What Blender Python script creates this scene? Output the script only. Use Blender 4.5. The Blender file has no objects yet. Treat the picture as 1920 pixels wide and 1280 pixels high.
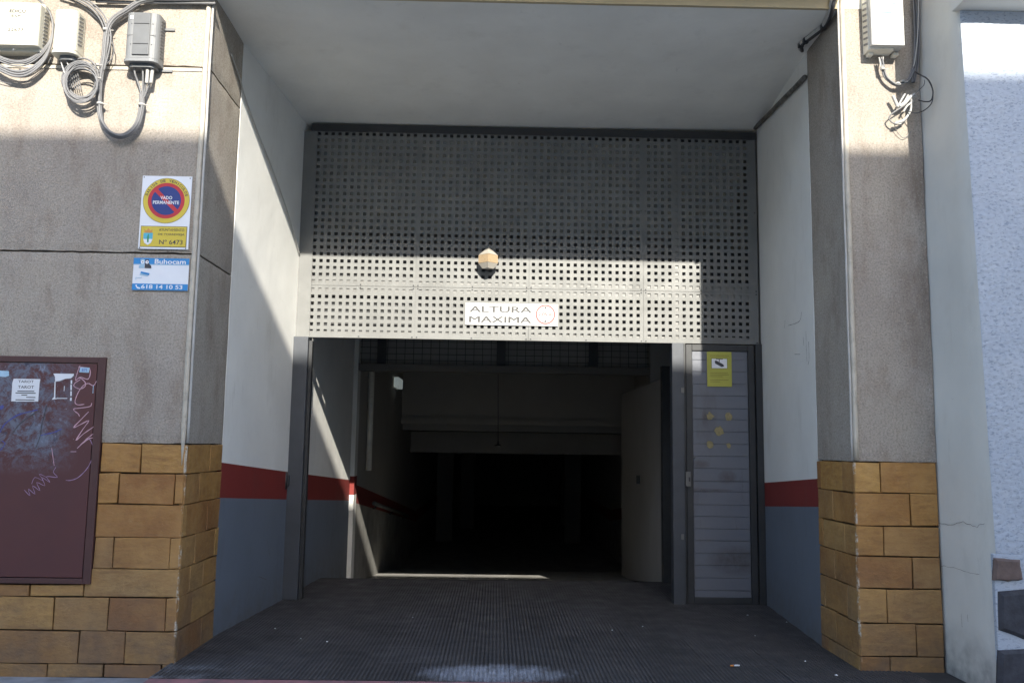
import bpy, math, random
from mathutils import Vector, Matrix, noise
random.seed(7)
S = bpy.context.scene
COL = S.collection
# ------------------------------------------------------------------ camera, sky, sun, exposure
F_PX = 1624.75
PITCH, YAW, ROLL = (math.radians(a) for a in (6.8656, .8851, .8425))
CAM = Vector((0, -5.2, 1.264))
fw = Vector((math.sin(YAW)*math.cos(PITCH), math.cos(YAW)*math.cos(PITCH), math.sin(PITCH)))
_r = Vector((math.cos(YAW), -math.sin(YAW), 0)); _u = _r.cross(fw)
rt = math.cos(ROLL)*_r + math.sin(ROLL)*_u
up = math.cos(ROLL)*_u - math.sin(ROLL)*_r
cd = bpy.data.cameras.new('camera'); cam = bpy.data.objects.new('camera', cd); COL.objects.link(cam)
cam.matrix_world = Matrix(((rt.x, up.x, -fw.x, CAM.x), (rt.y, up.y, -fw.y, CAM.y), (rt.z, up.z, -fw.z, CAM.z), (0, 0, 0, 1)))
cd.sensor_width = 36; cd.lens = F_PX/1920*36; cd.clip_start = .05; cd.clip_end = 600
S.camera = cam

SUN_TO = Vector((.19, -1, .57)).normalized()          # towards the sun
W = bpy.data.worlds.new('World'); S.world = W; W.use_nodes = True
wn = W.node_tree.nodes; bg = wn['Background']
sky = wn.new('ShaderNodeTexSky'); sky.sky_type = 'NISHITA'; sky.sun_disc = False
sky.sun_elevation = math.asin(SUN_TO.z); sky.sun_rotation = math.atan2(SUN_TO.x, SUN_TO.y)
sky.air_density = 1.0; sky.dust_density = 1.5; sky.ozone_density = 1.0
W.node_tree.links.new(sky.outputs[0], bg.inputs[0]); bg.inputs[1].default_value = .15
sd = bpy.data.lights.new('sun', 'SUN'); sd.energy = 2.8; sd.angle = math.radians(.53); sd.color = (1, .94, .82)
sun = bpy.data.objects.new('sun', sd); COL.objects.link(sun)
sun.rotation_euler = SUN_TO.to_track_quat('Z', 'Y').to_euler()
S.view_settings.view_transform = 'Standard'; S.view_settings.look = 'None'
S.view_settings.exposure = 1.95; S.view_settings.gamma = 1; S.view_settings.use_curve_mapping = False

# ------------------------------------------------------------------ helpers
def at(px, py, ax, v):
    """point of the place seen at a photograph pixel, on the plane axis=v"""
    d = fw + rt*(px-960)/F_PX - up*(py-640)/F_PX
    return CAM + d*((v-CAM[ax])/d[ax])
def onw(px, py, a, b):
    """same, on the vertical plane through plan points a, b"""
    d = fw + rt*(px-960)/F_PX - up*(py-640)/F_PX
    n = Vector((b[1]-a[1], a[0]-b[0], 0)); o = Vector((a[0], a[1], 0))
    return CAM + d*((o-CAM).dot(n)/d.dot(n))
ORG = {}
def empty(name, loc, label=None, cat=None, group=None):
    o = bpy.data.objects.new(name, None); COL.objects.link(o); o.location = loc; o.empty_display_size = .1
    ORG[o.name] = Vector(loc); tag(o, label, cat, group); return o
def tag(o, label=None, cat=None, group=None, kind=None):
    for k, v in (('label', label), ('category', cat), ('group', group), ('kind', kind)):
        if v: o[k] = v
    return o
def place(name, me, mat, parent=None, wo=(0, 0, 0)):
    o = bpy.data.objects.new(name, me); COL.objects.link(o); wo = Vector(wo)
    ORG[o.name] = wo
    if parent: o.parent = parent; o.location = wo - ORG[parent.name]
    else: o.location = wo
    if mat and not me.materials: me.materials.append(mat)
    return o
class MB:
    def __init__(s): s.v = []; s.f = []; s.mi = []; s.sm = []
    def add(s, vs, fs, mi=0, smooth=False):
        n = len(s.v); s.v += [Vector(v) for v in vs]
        for f in fs: s.f.append([i+n for i in f]); s.mi.append(mi); s.sm.append(smooth)
        return s
    def box(s, x0, x1, y0, y1, z0, z1, mi=0):
        vs = [(x, y, z) for x in (x0, x1) for y in (y0, y1) for z in (z0, z1)]
        return s.add(vs, [(0, 1, 3, 2), (4, 6, 7, 5), (0, 4, 5, 1), (2, 3, 7, 6), (0, 2, 6, 4), (1, 5, 7, 3)], mi)
    def hexa(s, b, t, mi=0):          # b, t: four bottom and four top points, same order
        return s.add(list(b)+list(t), [(3, 2, 1, 0), (4, 5, 6, 7), (0, 1, 5, 4), (1, 2, 6, 5), (2, 3, 7, 6), (3, 0, 4, 7)], mi)
    def slab(s, q, n, d, c=0., mi=0):
        """quad q (4 points, front face) with thickness d against normal n, chamfer c"""
        n = Vector(n); q = [Vector(p) for p in q]; m = sum(q, Vector())/4
        ins = [p + (m-p).normalized()*c*1.4 for p in q]
        bk = [p - n*d for p in q]; md = [p - n*c for p in q] if c else None
        if not c: return s.hexa(bk, q, mi)
        vs = bk+md+ins; fs = [(3, 2, 1, 0), (8, 9, 10, 11)]
        for i in range(4):
            j = (i+1) % 4; fs += [(i, j, 4+j, 4+i), (4+i, 4+j, 8+j, 8+i)]
        return s.add(vs, fs, mi)
    def tube(s, pts, r, n=8, mi=0, cap=True):
        pts = [Vector(p) for p in pts]; N = len(pts); rr = r if isinstance(r, (list, tuple)) else [r]*N
        vs = []; t0 = (pts[1]-pts[0]).normalized(); u = t0.orthogonal().normalized()
        for i, p in enumerate(pts):
            t = (pts[min(i+1, N-1)]-pts[max(i-1, 0)]).normalized()
            u = (u - t*u.dot(t)).normalized(); w = t.cross(u)
            vs += [p + (u*math.cos(a)+w*math.sin(a))*rr[i] for a in (k*2*math.pi/n for k in range(n))]
        fs = [(i*n+k, i*n+(k+1) % n, (i+1)*n+(k+1) % n, (i+1)*n+k) for i in range(N-1) for k in range(n)]
        if cap: fs += [tuple(reversed(range(n))), tuple(range((N-1)*n, N*n))]
        return s.add(vs, fs, mi, True)
    def ribbon(s, pts, w, n, mi=0):
        pts = [Vector(p) for p in pts]; n = Vector(n); vs = []
        for i, p in enumerate(pts):
            t = (pts[min(i+1, len(pts)-1)]-pts[max(i-1, 0)]).normalized(); x = t.cross(n).normalized()
            ww = w*(.6+.8*random.random()); vs += [p+x*ww/2, p-x*ww/2]
        return s.add(vs, [(2*i, 2*i+1, 2*i+3, 2*i+2) for i in range(len(pts)-1)], mi)
    def poly(s, pts, n, d, mi=0):
        pts = [Vector(p) for p in pts]; k = len(pts); n = Vector(n)
        vs = pts + [p - n*d for p in pts]
        return s.add(vs, [tuple(range(k)), tuple(reversed(range(k, 2*k)))]+[(i, i+k, (i+1) % k+k, (i+1) % k) for i in range(k)], mi)
    def disc(s, c, u, w, r, n=24, d=.001, mi=0, r0=None):
        c, u, w = Vector(c), Vector(u), Vector(w); nn = u.cross(w)
        ring = [c+(u*math.cos(a)+w*math.sin(a))*r for a in (k*2*math.pi/n for k in range(n))]
        if r0 is None: return s.poly(ring, nn, d, mi)
        inn = [c+(u*math.cos(a)+w*math.sin(a))*r0 for a in (k*2*math.pi/n for k in range(n))]
        return s.add(ring+inn, [(i, (i+1) % n, n+(i+1) % n, n+i) for i in range(n)], mi)
    def build(s, name, mat, parent=None, bevel=0):
        lo = [min(v[i] for v in s.v) for i in range(3)]; hi = [max(v[i] for v in s.v) for i in range(3)]
        c = Vector([(a+b)/2 for a, b in zip(lo, hi)])
        me = bpy.data.meshes.new(name); me.from_pydata([v-c for v in s.v], [], s.f)
        mats = mat if isinstance(mat, (list, tuple)) else [mat]
        for m in mats: me.materials.append(m)
        for p, i, sm in zip(me.polygons, s.mi, s.sm): p.material_index = i; p.use_smooth = sm
        me.update()
        import bmesh
        bm = bmesh.new(); bm.from_mesh(me); bmesh.ops.recalc_face_normals(bm, faces=bm.faces); bm.to_mesh(me); bm.free()
        o = place(name, me, None, parent, c)
        if bevel:
            b = o.modifiers.new('bevel', 'BEVEL'); b.width = bevel; b.segments = 2; b.limit_method = 'ANGLE'
        return o
def crom(P, k=8, closed=False):
    P = [Vector(p) for p in P]; out = []
    for i in range(len(P)-1):
        a, b, c, d = P[max(i-1, 0)], P[i], P[i+1], P[min(i+2, len(P)-1)]
        for j in range(k):
            t = j/k; out.append(.5*((2*b)+(c-a)*t+(2*a-5*b+4*c-d)*t*t+(3*b-a-3*c+d)*t**3))
    return out+[P[-1]]
_FC = {}
def text_into(mb, txt, c, u, w, h, wid=None, bold=.0, mi=0, spacing=1., lift=.0):
    """letters centred on c, right = u, up = w, cap height h, total width wid"""
    key = (txt, bold, spacing)
    if key not in _FC:
        cu = bpy.data.curves.new('t', 'FONT'); cu.body = txt; cu.size = 1; cu.resolution_u = 3; cu.offset = bold; cu.space_character = spacing
        ob = bpy.data.objects.new('t', cu); me = bpy.data.meshes.new_from_object(ob)
        _FC[key] = ([v.co.copy() for v in me.vertices], [tuple(p.vertices) for p in me.polygons])
        bpy.data.objects.remove(ob); bpy.data.meshes.remove(me); bpy.data.curves.remove(cu)
    vs, fs = _FC[key]
    x0, x1 = min(v.x for v in vs), max(v.x for v in vs); z0, z1 = min(v.y for v in vs), max(v.y for v in vs)
    sy = h/(z1-z0); sx = (wid/(x1-x0)) if wid else sy
    c, u, w = Vector(c), Vector(u), Vector(w); n = u.cross(w)
    mb.add([c+u*(v.x-(x0+x1)/2)*sx+w*(v.y-(z0+z1)/2)*sy+n*lift for v in vs], fs, mi)

# ------------------------------------------------------------------ materials
class N:
    def __init__(s, name):
        s.m = bpy.data.materials.new(name); s.m.use_nodes = True; s.t = s.m.node_tree; s.b = s.t.nodes['Principled BSDF']
        g = s.t.nodes.new('ShaderNodeNewGeometry'); s.pos = g.outputs['Position']
    def lk(s, a, b): s.t.links.new(a, b)
    def noise(s, sc, det=4, rough=.6, vec=None, stretch=None, dist=0):
        n = s.t.nodes.new('ShaderNodeTexNoise'); n.inputs['Scale'].default_value = sc; n.inputs['Detail'].default_value = det
        n.inputs['Roughness'].default_value = rough; n.inputs['Distortion'].default_value = dist
        v = vec or s.pos
        if stretch:
            mp = s.t.nodes.new('ShaderNodeMapping'); mp.inputs['Scale'].default_value = stretch; s.lk(v, mp.inputs[0]); v = mp.outputs[0]
        s.lk(v, n.inputs['Vector']); return n.outputs['Fac']
    def voro(s, sc, feat='F1'):
        n = s.t.nodes.new('ShaderNodeTexVoronoi'); n.inputs['Scale'].default_value = sc; n.feature = feat; s.lk(s.pos, n.inputs['Vector']); return n.outputs['Distance']
    def ramp(s, f, a, b, lo=0., hi=1.):
        n = s.t.nodes.new('ShaderNodeMapRange'); n.inputs[1].default_value = a; n.inputs[2].default_value = b; n.inputs[3].default_value = lo; n.inputs[4].default_value = hi
        s.lk(f, n.inputs[0]); return n.outputs[0]
    def math(s, op, a, b=None):
        n = s.t.nodes.new('ShaderNodeMath'); n.operation = op
        for i, x in enumerate((a, b)):
            if x is None: continue
            if isinstance(x, (int, float)): n.inputs[i].default_value = x
            else: s.lk(x, n.inputs[i])
        return n.outputs[0]
    def mix(s, f, a, b, mode='MIX'):
        n = s.t.nodes.new('ShaderNodeMix'); n.data_type = 'RGBA'; n.blend_type = mode
        if isinstance(f, (int, float)): n.inputs[0].default_value = f
        else: s.lk(f, n.inputs[0])
        for i, x in ((6, a), (7, b)):
            if isinstance(x, tuple): n.inputs[i].default_value = (*x, 1)
            else: s.lk(x, n.inputs[i])
        return n.outputs[2]
    def axis(s, i):
        n = s.t.nodes.new('ShaderNodeSeparateXYZ'); s.lk(s.pos, n.inputs[0]); return n.outputs[i]
    def col(s, c):
        if isinstance(c, tuple): s.b.inputs['Base Color'].default_value = (*c, 1)
        else: s.lk(c, s.b.inputs['Base Color'])
    def rough(s, r):
        if isinstance(r, (int, float)): s.b.inputs['Roughness'].default_value = r
        else: s.lk(r, s.b.inputs['Roughness'])
    def bump(s, h, dist=.002, st=1., prev=None):
        n = s.t.nodes.new('ShaderNodeBump'); n.inputs['Distance'].default_value = dist; n.inputs['Strength'].default_value = st
        s.lk(h, n.inputs['Height'])
        if prev: s.lk(prev, n.inputs['Normal'])
        s.lk(n.outputs[0], s.b.inputs['Normal']); return n.outputs[0]
def simple(name, c, r=.6, metal=0., var=.12, vs=9, bump=0, bs=60, dirt=None, emit=0):
    n = N(name); a = n.noise(vs, 5); k = tuple(x*(1-var) for x in c); l = tuple(min(1, x*(1+var)) for x in c)
    cc = n.mix(n.ramp(a, .3, .7), k, l)
    if dirt: cc = n.mix(n.ramp(n.noise(dirt[1], 6, .7), dirt[2], dirt[2]+.2, 0, dirt[3]), cc, dirt[0])
    n.col(cc); n.rough(n.ramp(n.noise(vs*3, 3), .3, .7, max(0, r-.07), min(1, r+.07))); n.b.inputs['Metallic'].default_value = metal
    if bump: n.bump(n.noise(bs, 4), bump)
    if emit: n.b.inputs['Emission Color'].default_value = (*c, 1); n.b.inputs['Emission Strength'].default_value = emit
    return n.m
def m_plaster():
    n = N('rough_plaster')
    fine = n.noise(85, 3, .8); mid = n.noise(45, 4, .7); big = n.noise(1.3, 6, .65, stretch=(1, 1, .6)); blot = n.noise(4.5, 6, .7, stretch=(1.3, 1.3, .5))
    c = n.mix(n.ramp(big, .35, .65), (.39, .35, .295), (.31, .275, .24))
    c = n.mix(n.ramp(blot, .50, .70, 0, .65), c, (.21, .16, .125))
    c = n.mix(n.ramp(n.noise(2.2, 5), .55, .7, 0, .5), c, (.44, .40, .36))
    x, z = n.axis(0), n.axis(2); bn = n.ramp(n.noise(3.2, 6, .75, stretch=(1.5, 1, .5)), .40, .62)
    k1 = n.math('MULTIPLY', n.math('MULTIPLY', n.ramp(x, 2.38, 2.60), n.math('MULTIPLY', n.ramp(z, 1.5, 2.1), n.ramp(z, 3.3, 3.0))), bn)
    c = n.mix(n.math('MULTIPLY', k1, .75), c, (.15, .105, .075))
    k2 = n.math('MULTIPLY', n.math('MULTIPLY', n.ramp(n.axis(1), .22, .45), n.ramp(n.math('ABSOLUTE', n.math('SUBTRACT', x, .2)), 2.3, 1.5)), n.ramp(n.noise(4, 7, .75, stretch=(1, 1, .3)), .42, .62))
    c = n.mix(n.math('MULTIPLY', k2, .3), c, (.16, .13, .10))
    c = n.mix(n.ramp(fine, .46, .64, 0, .55), c, (.14, .12, .10))
    c = n.mix(n.ramp(n.noise(95, 2, .7), .28, .42, .5, 0), c, (.56, .51, .45))
    n.col(c); n.rough(.95)
    b = n.bump(n.noise(110, 4, .75), .004, .9); return n.m
def m_stone():
    n = N('ochre_stone'); oi = n.t.nodes.new('ShaderNodeObjectInfo').outputs['Random']
    c = n.mix(oi, (.47, .27, .075), (.26, .115, .033))
    c = n.mix(n.ramp(n.math('FRACT', n.math('MULTIPLY', oi, 7.31)), .55, 1, 0, .5), c, (.36, .24, .10)); c = n.mix(n.ramp(n.math('FRACT', n.math('MULTIPLY', oi, 13.7)), .6, 1, 0, .45), c, (.22, .10, .035))
    st = n.noise(7, 6, .65, stretch=(1, 1, 4), dist=.8)
    c = n.mix(n.ramp(st, .40, .68, 0, .7), c, (.22, .10, .03))
    c = n.mix(n.ramp(n.noise(16, 7, .8, stretch=(1, 1, 2.5), dist=.4), .5, .66, 0, .45), c, (.17, .085, .03)); c = n.mix(n.ramp(n.noise(11, 7, .85), .6, .7, 0, .4), c, (.50, .38, .2))
    c = n.mix(n.ramp(n.noise(3, 4), .45, .7, 0, .55), c, (.47, .27, .09))
    c = n.mix(n.ramp(n.noise(60, 4, .8), .62, .72, 0, .35), c, (.15, .08, .03))
    # splashed dirt near the ground, worn and pale streaks
    z = n.axis(2); d = n.math('MULTIPLY', n.ramp(z, .0, .85, 1, 0), n.ramp(n.noise(5, 6, .7), .3, .7, .25, 1))
    c = n.mix(n.math('MULTIPLY', d, .7), c, (.10, .085, .075))
    xx = n.axis(0)
    for x0 in (-1.834, 2.136):
        e = n.ramp(n.math('ABSOLUTE', n.math('SUBTRACT', xx, x0)), .006, .013, 1, 0); e2 = n.ramp(n.math('ABSOLUTE', n.axis(1)), .012, .02, 1, 0)
        c = n.mix(n.math('MULTIPLY', n.math('MULTIPLY', e, e2), n.ramp(n.noise(9, 5, .8), .5, .6)), c, (.55, .50, .42))
    n.col(c); n.rough(n.ramp(n.noise(20, 3), .3, .7, .5, .8)); b0 = n.bump(n.noise(9, 4, .6), .010, .7); b = n.bump(n.noise(38, 6, .7, stretch=(1, 1, 1.6)), .0045, .9, b0); return n.m
def m_paint(name, c, stain=(.3, .27, .22), amt=.3, zdirt=False, r=.75):
    n = N(name); a = n.noise(2.2, 6, .6); cc = n.mix(n.ramp(a, .3, .7), tuple(x*.9 for x in c), c)
    cc = n.mix(n.ramp(n.noise(3.5, 7, .7, stretch=(1, 1, .35)), .56, .8, 0, amt), cc, stain)
    cc = n.mix(n.ramp(n.noise(70, 3, .8), .68, .74, 0, .3), cc, stain)
    cc = n.mix(n.ramp(n.noise(6, 5, .8, stretch=(1, .5, 6), dist=1), .66, .7, 0, .25), cc, tuple(x*.55 for x in c))
    if zdirt:
        d = n.math('MULTIPLY', n.ramp(n.axis(2), 0, .32, 1, 0), n.ramp(n.noise(9, 5), .3, .65, .1, 1)); cc = n.mix(n.math('MULTIPLY', d, .75), cc, (.10, .10, .10))
    cc = n.mix(n.math('MULTIPLY', n.ramp(n.noise(13, 8, .8, stretch=(1, 1, .12), dist=.3), .60, .72, 0, amt), n.ramp(n.noise(1.7, 3), .4, .6)), cc, tuple(x*.6 for x in stain))
    n.col(cc); n.rough(r); b1 = n.bump(n.noise(3.5, 3, .5), .012, .5); n.bump(n.noise(25, 5, .6), .0025, .5, b1); return n.m
def m_metal(name, c, r=.45, metal=.5):
    n = N(name); cc = n.mix(n.ramp(n.noise(3, 6, .7), .35, .7), tuple(x*.85 for x in c), tuple(min(1, x*1.1) for x in c))
    cc = n.mix(n.ramp(n.noise(12, 7, .8, stretch=(1, 1, .3)), .62, .75, 0, .4), cc, (.12, .10, .085))
    n.col(cc); n.rough(n.ramp(n.noise(8, 5), .3, .7, r-.1, r+.12)); n.b.inputs['Metallic'].default_value = metal
    n.bump(n.noise(14, 4), .0015, .4); return n.m
def m_floor():
    n = N('ribbed_tile'); x, y = n.axis(0), n.axis(1)
    c = n.mix(n.ramp(n.noise(2.5, 6, .7), .35, .65), (.026, .025, .028), (.052, .050, .054))
    c = n.mix(n.ramp(n.noise(1.2, 5, .7, stretch=(.8, 2, 1)), .52, .66, 0, .7), c, (.024, .023, .024))
    c = n.mix(n.ramp(n.noise(14, 6, .75), .63, .72, 0, .4), c, (.13, .125, .12))
    oi = n.t.nodes.new('ShaderNodeObjectInfo').outputs['Random']
    c = n.mix(n.ramp(oi, 0, 1, 0, .2), c, (.066, .066, .07))
    gr = n.math('MULTIPLY', n.ramp(n.axis(2), -.0025, -.0005, 1, 0), n.ramp(n.noise(1.8, 6, .75), .36, .62, .85, .15)); c = n.mix(gr, c, (.012, .012, .013))
    c = n.mix(n.math('MULTIPLY', n.ramp(x, .7, 1.6), n.ramp(n.noise(3, 6, .7), .4, .6, .3, .9)), c, (.034, .033, .035))
    for xt in (-.85, 1.05):
        tr = n.math('MULTIPLY', n.ramp(n.math('ABSOLUTE', n.math('SUBTRACT', x, xt)), .05, .22, 1, 0), n.ramp(n.noise(3, 6, .8, stretch=(1, .3, 1)), .38, .62, 0, .6)); c = n.mix(tr, c, (.018, .018, .019))
    # scraped pale patch near the kerb
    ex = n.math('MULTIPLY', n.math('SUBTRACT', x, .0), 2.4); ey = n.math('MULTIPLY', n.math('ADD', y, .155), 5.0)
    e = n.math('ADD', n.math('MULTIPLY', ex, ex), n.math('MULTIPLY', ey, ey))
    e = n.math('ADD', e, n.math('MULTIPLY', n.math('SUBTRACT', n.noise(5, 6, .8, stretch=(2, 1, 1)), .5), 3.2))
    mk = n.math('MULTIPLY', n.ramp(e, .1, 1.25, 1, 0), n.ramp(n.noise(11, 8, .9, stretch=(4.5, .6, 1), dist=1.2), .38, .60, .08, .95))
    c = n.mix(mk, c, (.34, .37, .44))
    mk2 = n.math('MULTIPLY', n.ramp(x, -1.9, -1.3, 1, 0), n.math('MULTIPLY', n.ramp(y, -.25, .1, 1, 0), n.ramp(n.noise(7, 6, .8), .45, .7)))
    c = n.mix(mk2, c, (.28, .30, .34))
    n.col(c); n.rough(n.ramp(n.noise(6, 5), .3, .7, .45, .8)); n.bump(n.noise(90, 4), .0012, .6); return n.m
def m_cabinet():
    n = N('maroon_steel'); x, z = n.axis(0), n.axis(2)
    c = n.mix(n.ramp(n.noise(1.5, 5), .3, .7), (.072, .026, .028), (.095, .031, .030))
    zone = n.math('MULTIPLY', n.ramp(z, 1.05, 1.22, 0, 1), n.ramp(x, -2.46, -2.64, 0, 1))
    a = n.math('MULTIPLY', zone, n.ramp(n.noise(9, 8, .85, dist=.5, stretch=(1, 1, 1.3)), .44, .56, 0, .9))
    c = n.mix(a, c, (.13, .15, .20))
    a2 = n.math('MULTIPLY', zone, n.ramp(n.noise(7, 5, .7, dist=2, stretch=(1.3, 1, .8)), .60, .66, 0, .9)); c = n.mix(a2, c, (.035, .035, .06))
    a3 = n.math('MULTIPLY', n.ramp(z, 1.0, 1.5), n.ramp(n.noise(28, 4, .7), .68, .73, 0, .8)); c = n.mix(a3, c, (.42, .44, .50))
    a5 = n.math('MULTIPLY', zone, n.ramp(n.noise(14, 6, .8, stretch=(1, 1, .7)), .58, .68, 0, .8)); c = n.mix(a5, c, (.22, .27, .36))
    a4 = n.ramp(n.noise(2.5, 5, .6), .6, .8, 0, .35); c = n.mix(a4, c, (.06, .03, .035))
    n.col(c); n.rough(.5); n.bump(n.noise(9, 3), .002, .4); return n.m
def m_stucco():
    n = N('coarse_stucco'); c = n.mix(n.ramp(n.noise(3, 5), .3, .7), (.38, .425, .50), (.43, .47, .53))
    c = n.mix(n.ramp(n.noise(60, 3, .6, stretch=(.7, 1, 1.6), dist=.5), .54, .64, 0, .6), c, (.18, .21, .27))
    n.col(c); n.rough(.9); n.bump(n.noise(120, 4, .8, stretch=(.85, 1, 1.3)), .0035, 1.); return n.m
def m_slat():
    m = m_paint('pale_slat_paint', (.14, .15, .178), (.05, .042, .035), .6, r=.5); n = N.__new__(N); n.m = m; n.t = m.node_tree; n.b = n.t.nodes['Principled BSDF']
    n.pos = [k for k in n.t.nodes if k.type == 'NEW_GEOMETRY'][0].outputs['Position']; old = n.b.inputs['Base Color'].links[0].from_socket
    x, z = n.axis(0), n.axis(2); c = old; nz_ = n.ramp(n.noise(18, 6, .8), .35, .65, .3, 1)
    for cx_, cz_, rx, rz in ((1.70, 1.135, .09, .035), (1.93, 1.03, .08, .06), (1.70, .92, .30, .018), (1.75, 1.52, .03, .08), (2.0, .35, .25, .12)):
        a = n.math('MULTIPLY', n.math('SUBTRACT', x, cx_), 1/rx); b = n.math('MULTIPLY', n.math('SUBTRACT', z, cz_), 1/rz)
        e = n.math('ADD', n.math('MULTIPLY', a, a), n.math('MULTIPLY', b, b)); c = n.mix(n.math('MULTIPLY', n.ramp(e, .1, 1.2, .75, 0), nz_), c, (.045, .036, .03))
    n.col(c); return m
M = dict(plaster=m_plaster(), stone=m_stone(), joint=simple('dark_joint', (.085, .06, .04), .95),
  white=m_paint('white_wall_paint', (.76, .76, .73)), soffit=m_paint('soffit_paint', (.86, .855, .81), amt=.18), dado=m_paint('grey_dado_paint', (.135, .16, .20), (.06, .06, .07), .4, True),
  band=m_paint('red_band_paint', (.20, .022, .018), (.1, .05, .04), .4), tan=m_paint('tan_paint', (.46, .38, .24)),
  neigh=m_paint('cream_white_paint', (.64, .63, .585), (.30, .27, .23), .25, True), stucco=m_stucco(),
  steel=m_metal('grey_painted_steel', (.160, .163, .160), .5, .05), post=m_metal('post_steel', (.065, .072, .085), .5, .2), frame=m_metal('dark_frame', (.045, .047, .05), .5, .3),
  slat=m_slat(), galv=m_metal('galvanised', (.17, .17, .165), .4, .3),
  tile=m_floor(), joint2=simple('grime', (.03, .03, .03), .95), kerb=simple('worn_red_kerb', (.26, .12, .13), .85, var=.25, vs=6, bump=.003, bs=30, dirt=((.10, .095, .1), 5, .45, .9)),
  pave=simple('pavement_concrete', (.20, .21, .23), .9, var=.3, vs=8, bump=.002), asphalt=simple('asphalt', (.055, .055, .057), .95, var=.3, vs=30, bump=.004, bs=150),
  street=simple('street_paving', (.44, .415, .37), .9, var=.2, vs=5, bump=.003), concrete=simple('ramp_concrete', (.27, .265, .25), .8, var=.25, vs=4, bump=.002), bounce=m_paint('bounce_board_paint', (.82, .82, .78)), deep=m_paint('deep_garage_paint', (.13, .125, .115)), dimwall=m_paint('garage_wall_paint', (.36, .35, .33)), darkceil=m_paint('garage_ceiling_paint', (.30, .30, .29)),
  trim=simple('corner_trim_paint', (.46, .42, .35), .6, dirt=((.2, .17, .13), 12, .5, .5)), cream=simple('cream_plastic', (.72, .70, .62), .5, dirt=((.3, .26, .2), 10, .55, .4)), creambox=simple('ivory_box', (.52, .505, .43), .45, var=.04, dirt=((.33, .27, .16), 6, .55, .3)),
  whitebox=simple('white_box', (.55, .55, .53), .4, var=.04), greybox=simple('grey_plastic', (.17, .175, .18), .5, var=.08), greybox2=simple('darker_grey_plastic', (.105, .11, .115), .5),
  cable=simple('grey_cable', (.15, .15, .155), .55, var=.15), cable2=simple('pale_cable', (.40, .39, .37), .55), scuffc=simple('scuff', (.12, .12, .12), .8, var=.4, vs=30), duct=simple('stained_duct', (.16, .15, .135), .7, var=.5, vs=20, dirt=((.04, .035, .03), 9, .45, .8)), black=simple('black_cable', (.03, .03, .035), .5), tape=simple('white_tape', (.38, .37, .35), .6),
  maroon=m_cabinet(), maroon2=simple('maroon_frame', (.07, .03, .028), .5), pink=simple('pink_marker', (.52, .32, .38), .6), bluem=simple('blue_marker', (.06, .07, .24), .6), violet=simple('violet_marker', (.34, .22, .36), .6),
  paper=simple('paper', (.68, .70, .74), .8, var=.06), ink=simple('ink', (.05, .05, .06), .6), inkb=simple('blue_ink', (.10, .12, .40), .6),
  swhite=simple('sign_white', (.74, .76, .80), .4, var=.03), bright=simple('plate_white', (.42, .42, .42), .4, var=.02), syellow=simple('sign_yellow', (.62, .48, .06), .4, var=.05), sred=simple('sign_red', (.48, .035, .045), .4, var=.05), sblue=simple('sign_navy', (.025, .045, .20), .4, var=.05),
  cyan=simple('sign_blue', (.035, .24, .56), .4, var=.05), ltblue=simple('pale_blue', (.35, .52, .66), .4), lettergrey=simple('faded_letter', (.045, .045, .047), .5), ringpink=simple('faded_red', (.40, .045, .04), .5),
  yel=simple('yellow_paper', (.40, .39, .07), .5, var=.05), yelink=simple('olive_ink', (.22, .20, .04), .5), greenc=simple('crest_green', (.05, .28, .12), .5), gold=simple('crest_gold', (.55, .26, .07), .5), teal=simple('crest_teal', (.10, .42, .55), .5),
  lens=simple('amber_lens', (.36, .27, .17), .3, var=.05), lensb=simple('lamp_base', (.36, .34, .30), .4), glue=simple('dried_glue', (.27, .23, .115), .8, var=.3, vs=40),
  lamp=simple('emergency_lamp', (.75, .86, .84), .4, emit=.05), brown=simple('brown_stone', (.12, .085, .075), .85, var=.3, vs=14, bump=.004, bs=30), dark=simple('dark_stone', (.035, .036, .045), .8, var=.4, vs=12, bump=.004, bs=30),
  far=simple('opposite_wall', (.74, .72, .68), .9), glass=simple('window_glass', (.03, .035, .04), .1), orange=simple('filter_orange', (.6, .22, .05), .8))

# ------------------------------------------------------------------ key measures (metres)
XL, XR, XO = -1.838, 2.140, 2.636       # pillar corners
PL, PR = .68, .60                       # pillar depths
D = 2.10                                # gate plane
GL, GR = -1.717, 2.237                  # gate ends
ZS = 4.02; ZLIN = 2.165
LW = ((XL, PL), (GL, D)); RW = ((XR+.0, PR), (GR, D))

# ------------------------------------------------------------------ setting: ground
def structure(o): return tag(o, kind='structure')
_o = [(-90, -90), (90, -90), (90, 90), (-90, 90)]; _i = [(-2.5, .8), (3.3, .8), (3.3, 26.2), (-2.5, 26.2)]      # the sheet stops round the sunken ramp
structure(MB().add([(x, y, -.20) for x, y in _o+_i], [(0, 1, 5, 4), (1, 2, 6, 5), (2, 3, 7, 6), (3, 0, 4, 7)]).build('ground', M['asphalt']))
structure(MB().box(-30, 30, -10.1, -.522, -.19, -.13).build('road', M['street']))
structure(MB().box(XL-.02, XR+.5, -.52, -.315, -.18, -.004).build('kerb_strip', M['kerb'], bevel=.012))
structure(MB().box(-9, XL-.022, -1.3, .0, -.18, -.085).build('pavement', M['pave'], bevel=.008))
structure(MB().box(XR+.502, 9, -1.3, -.02, -.18, -.06).build('pavement', M['pave'], bevel=.008))
fl = structure(MB().box(XL-.02, XR+.5, -.315, 3.3, -.18, -.008).build('entrance_floor', M['joint2']))
TS = .39; PIT = TS/16
tm = MB().box(.001, TS-.001, .001, TS-.001, -.007, -.0035)
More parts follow.
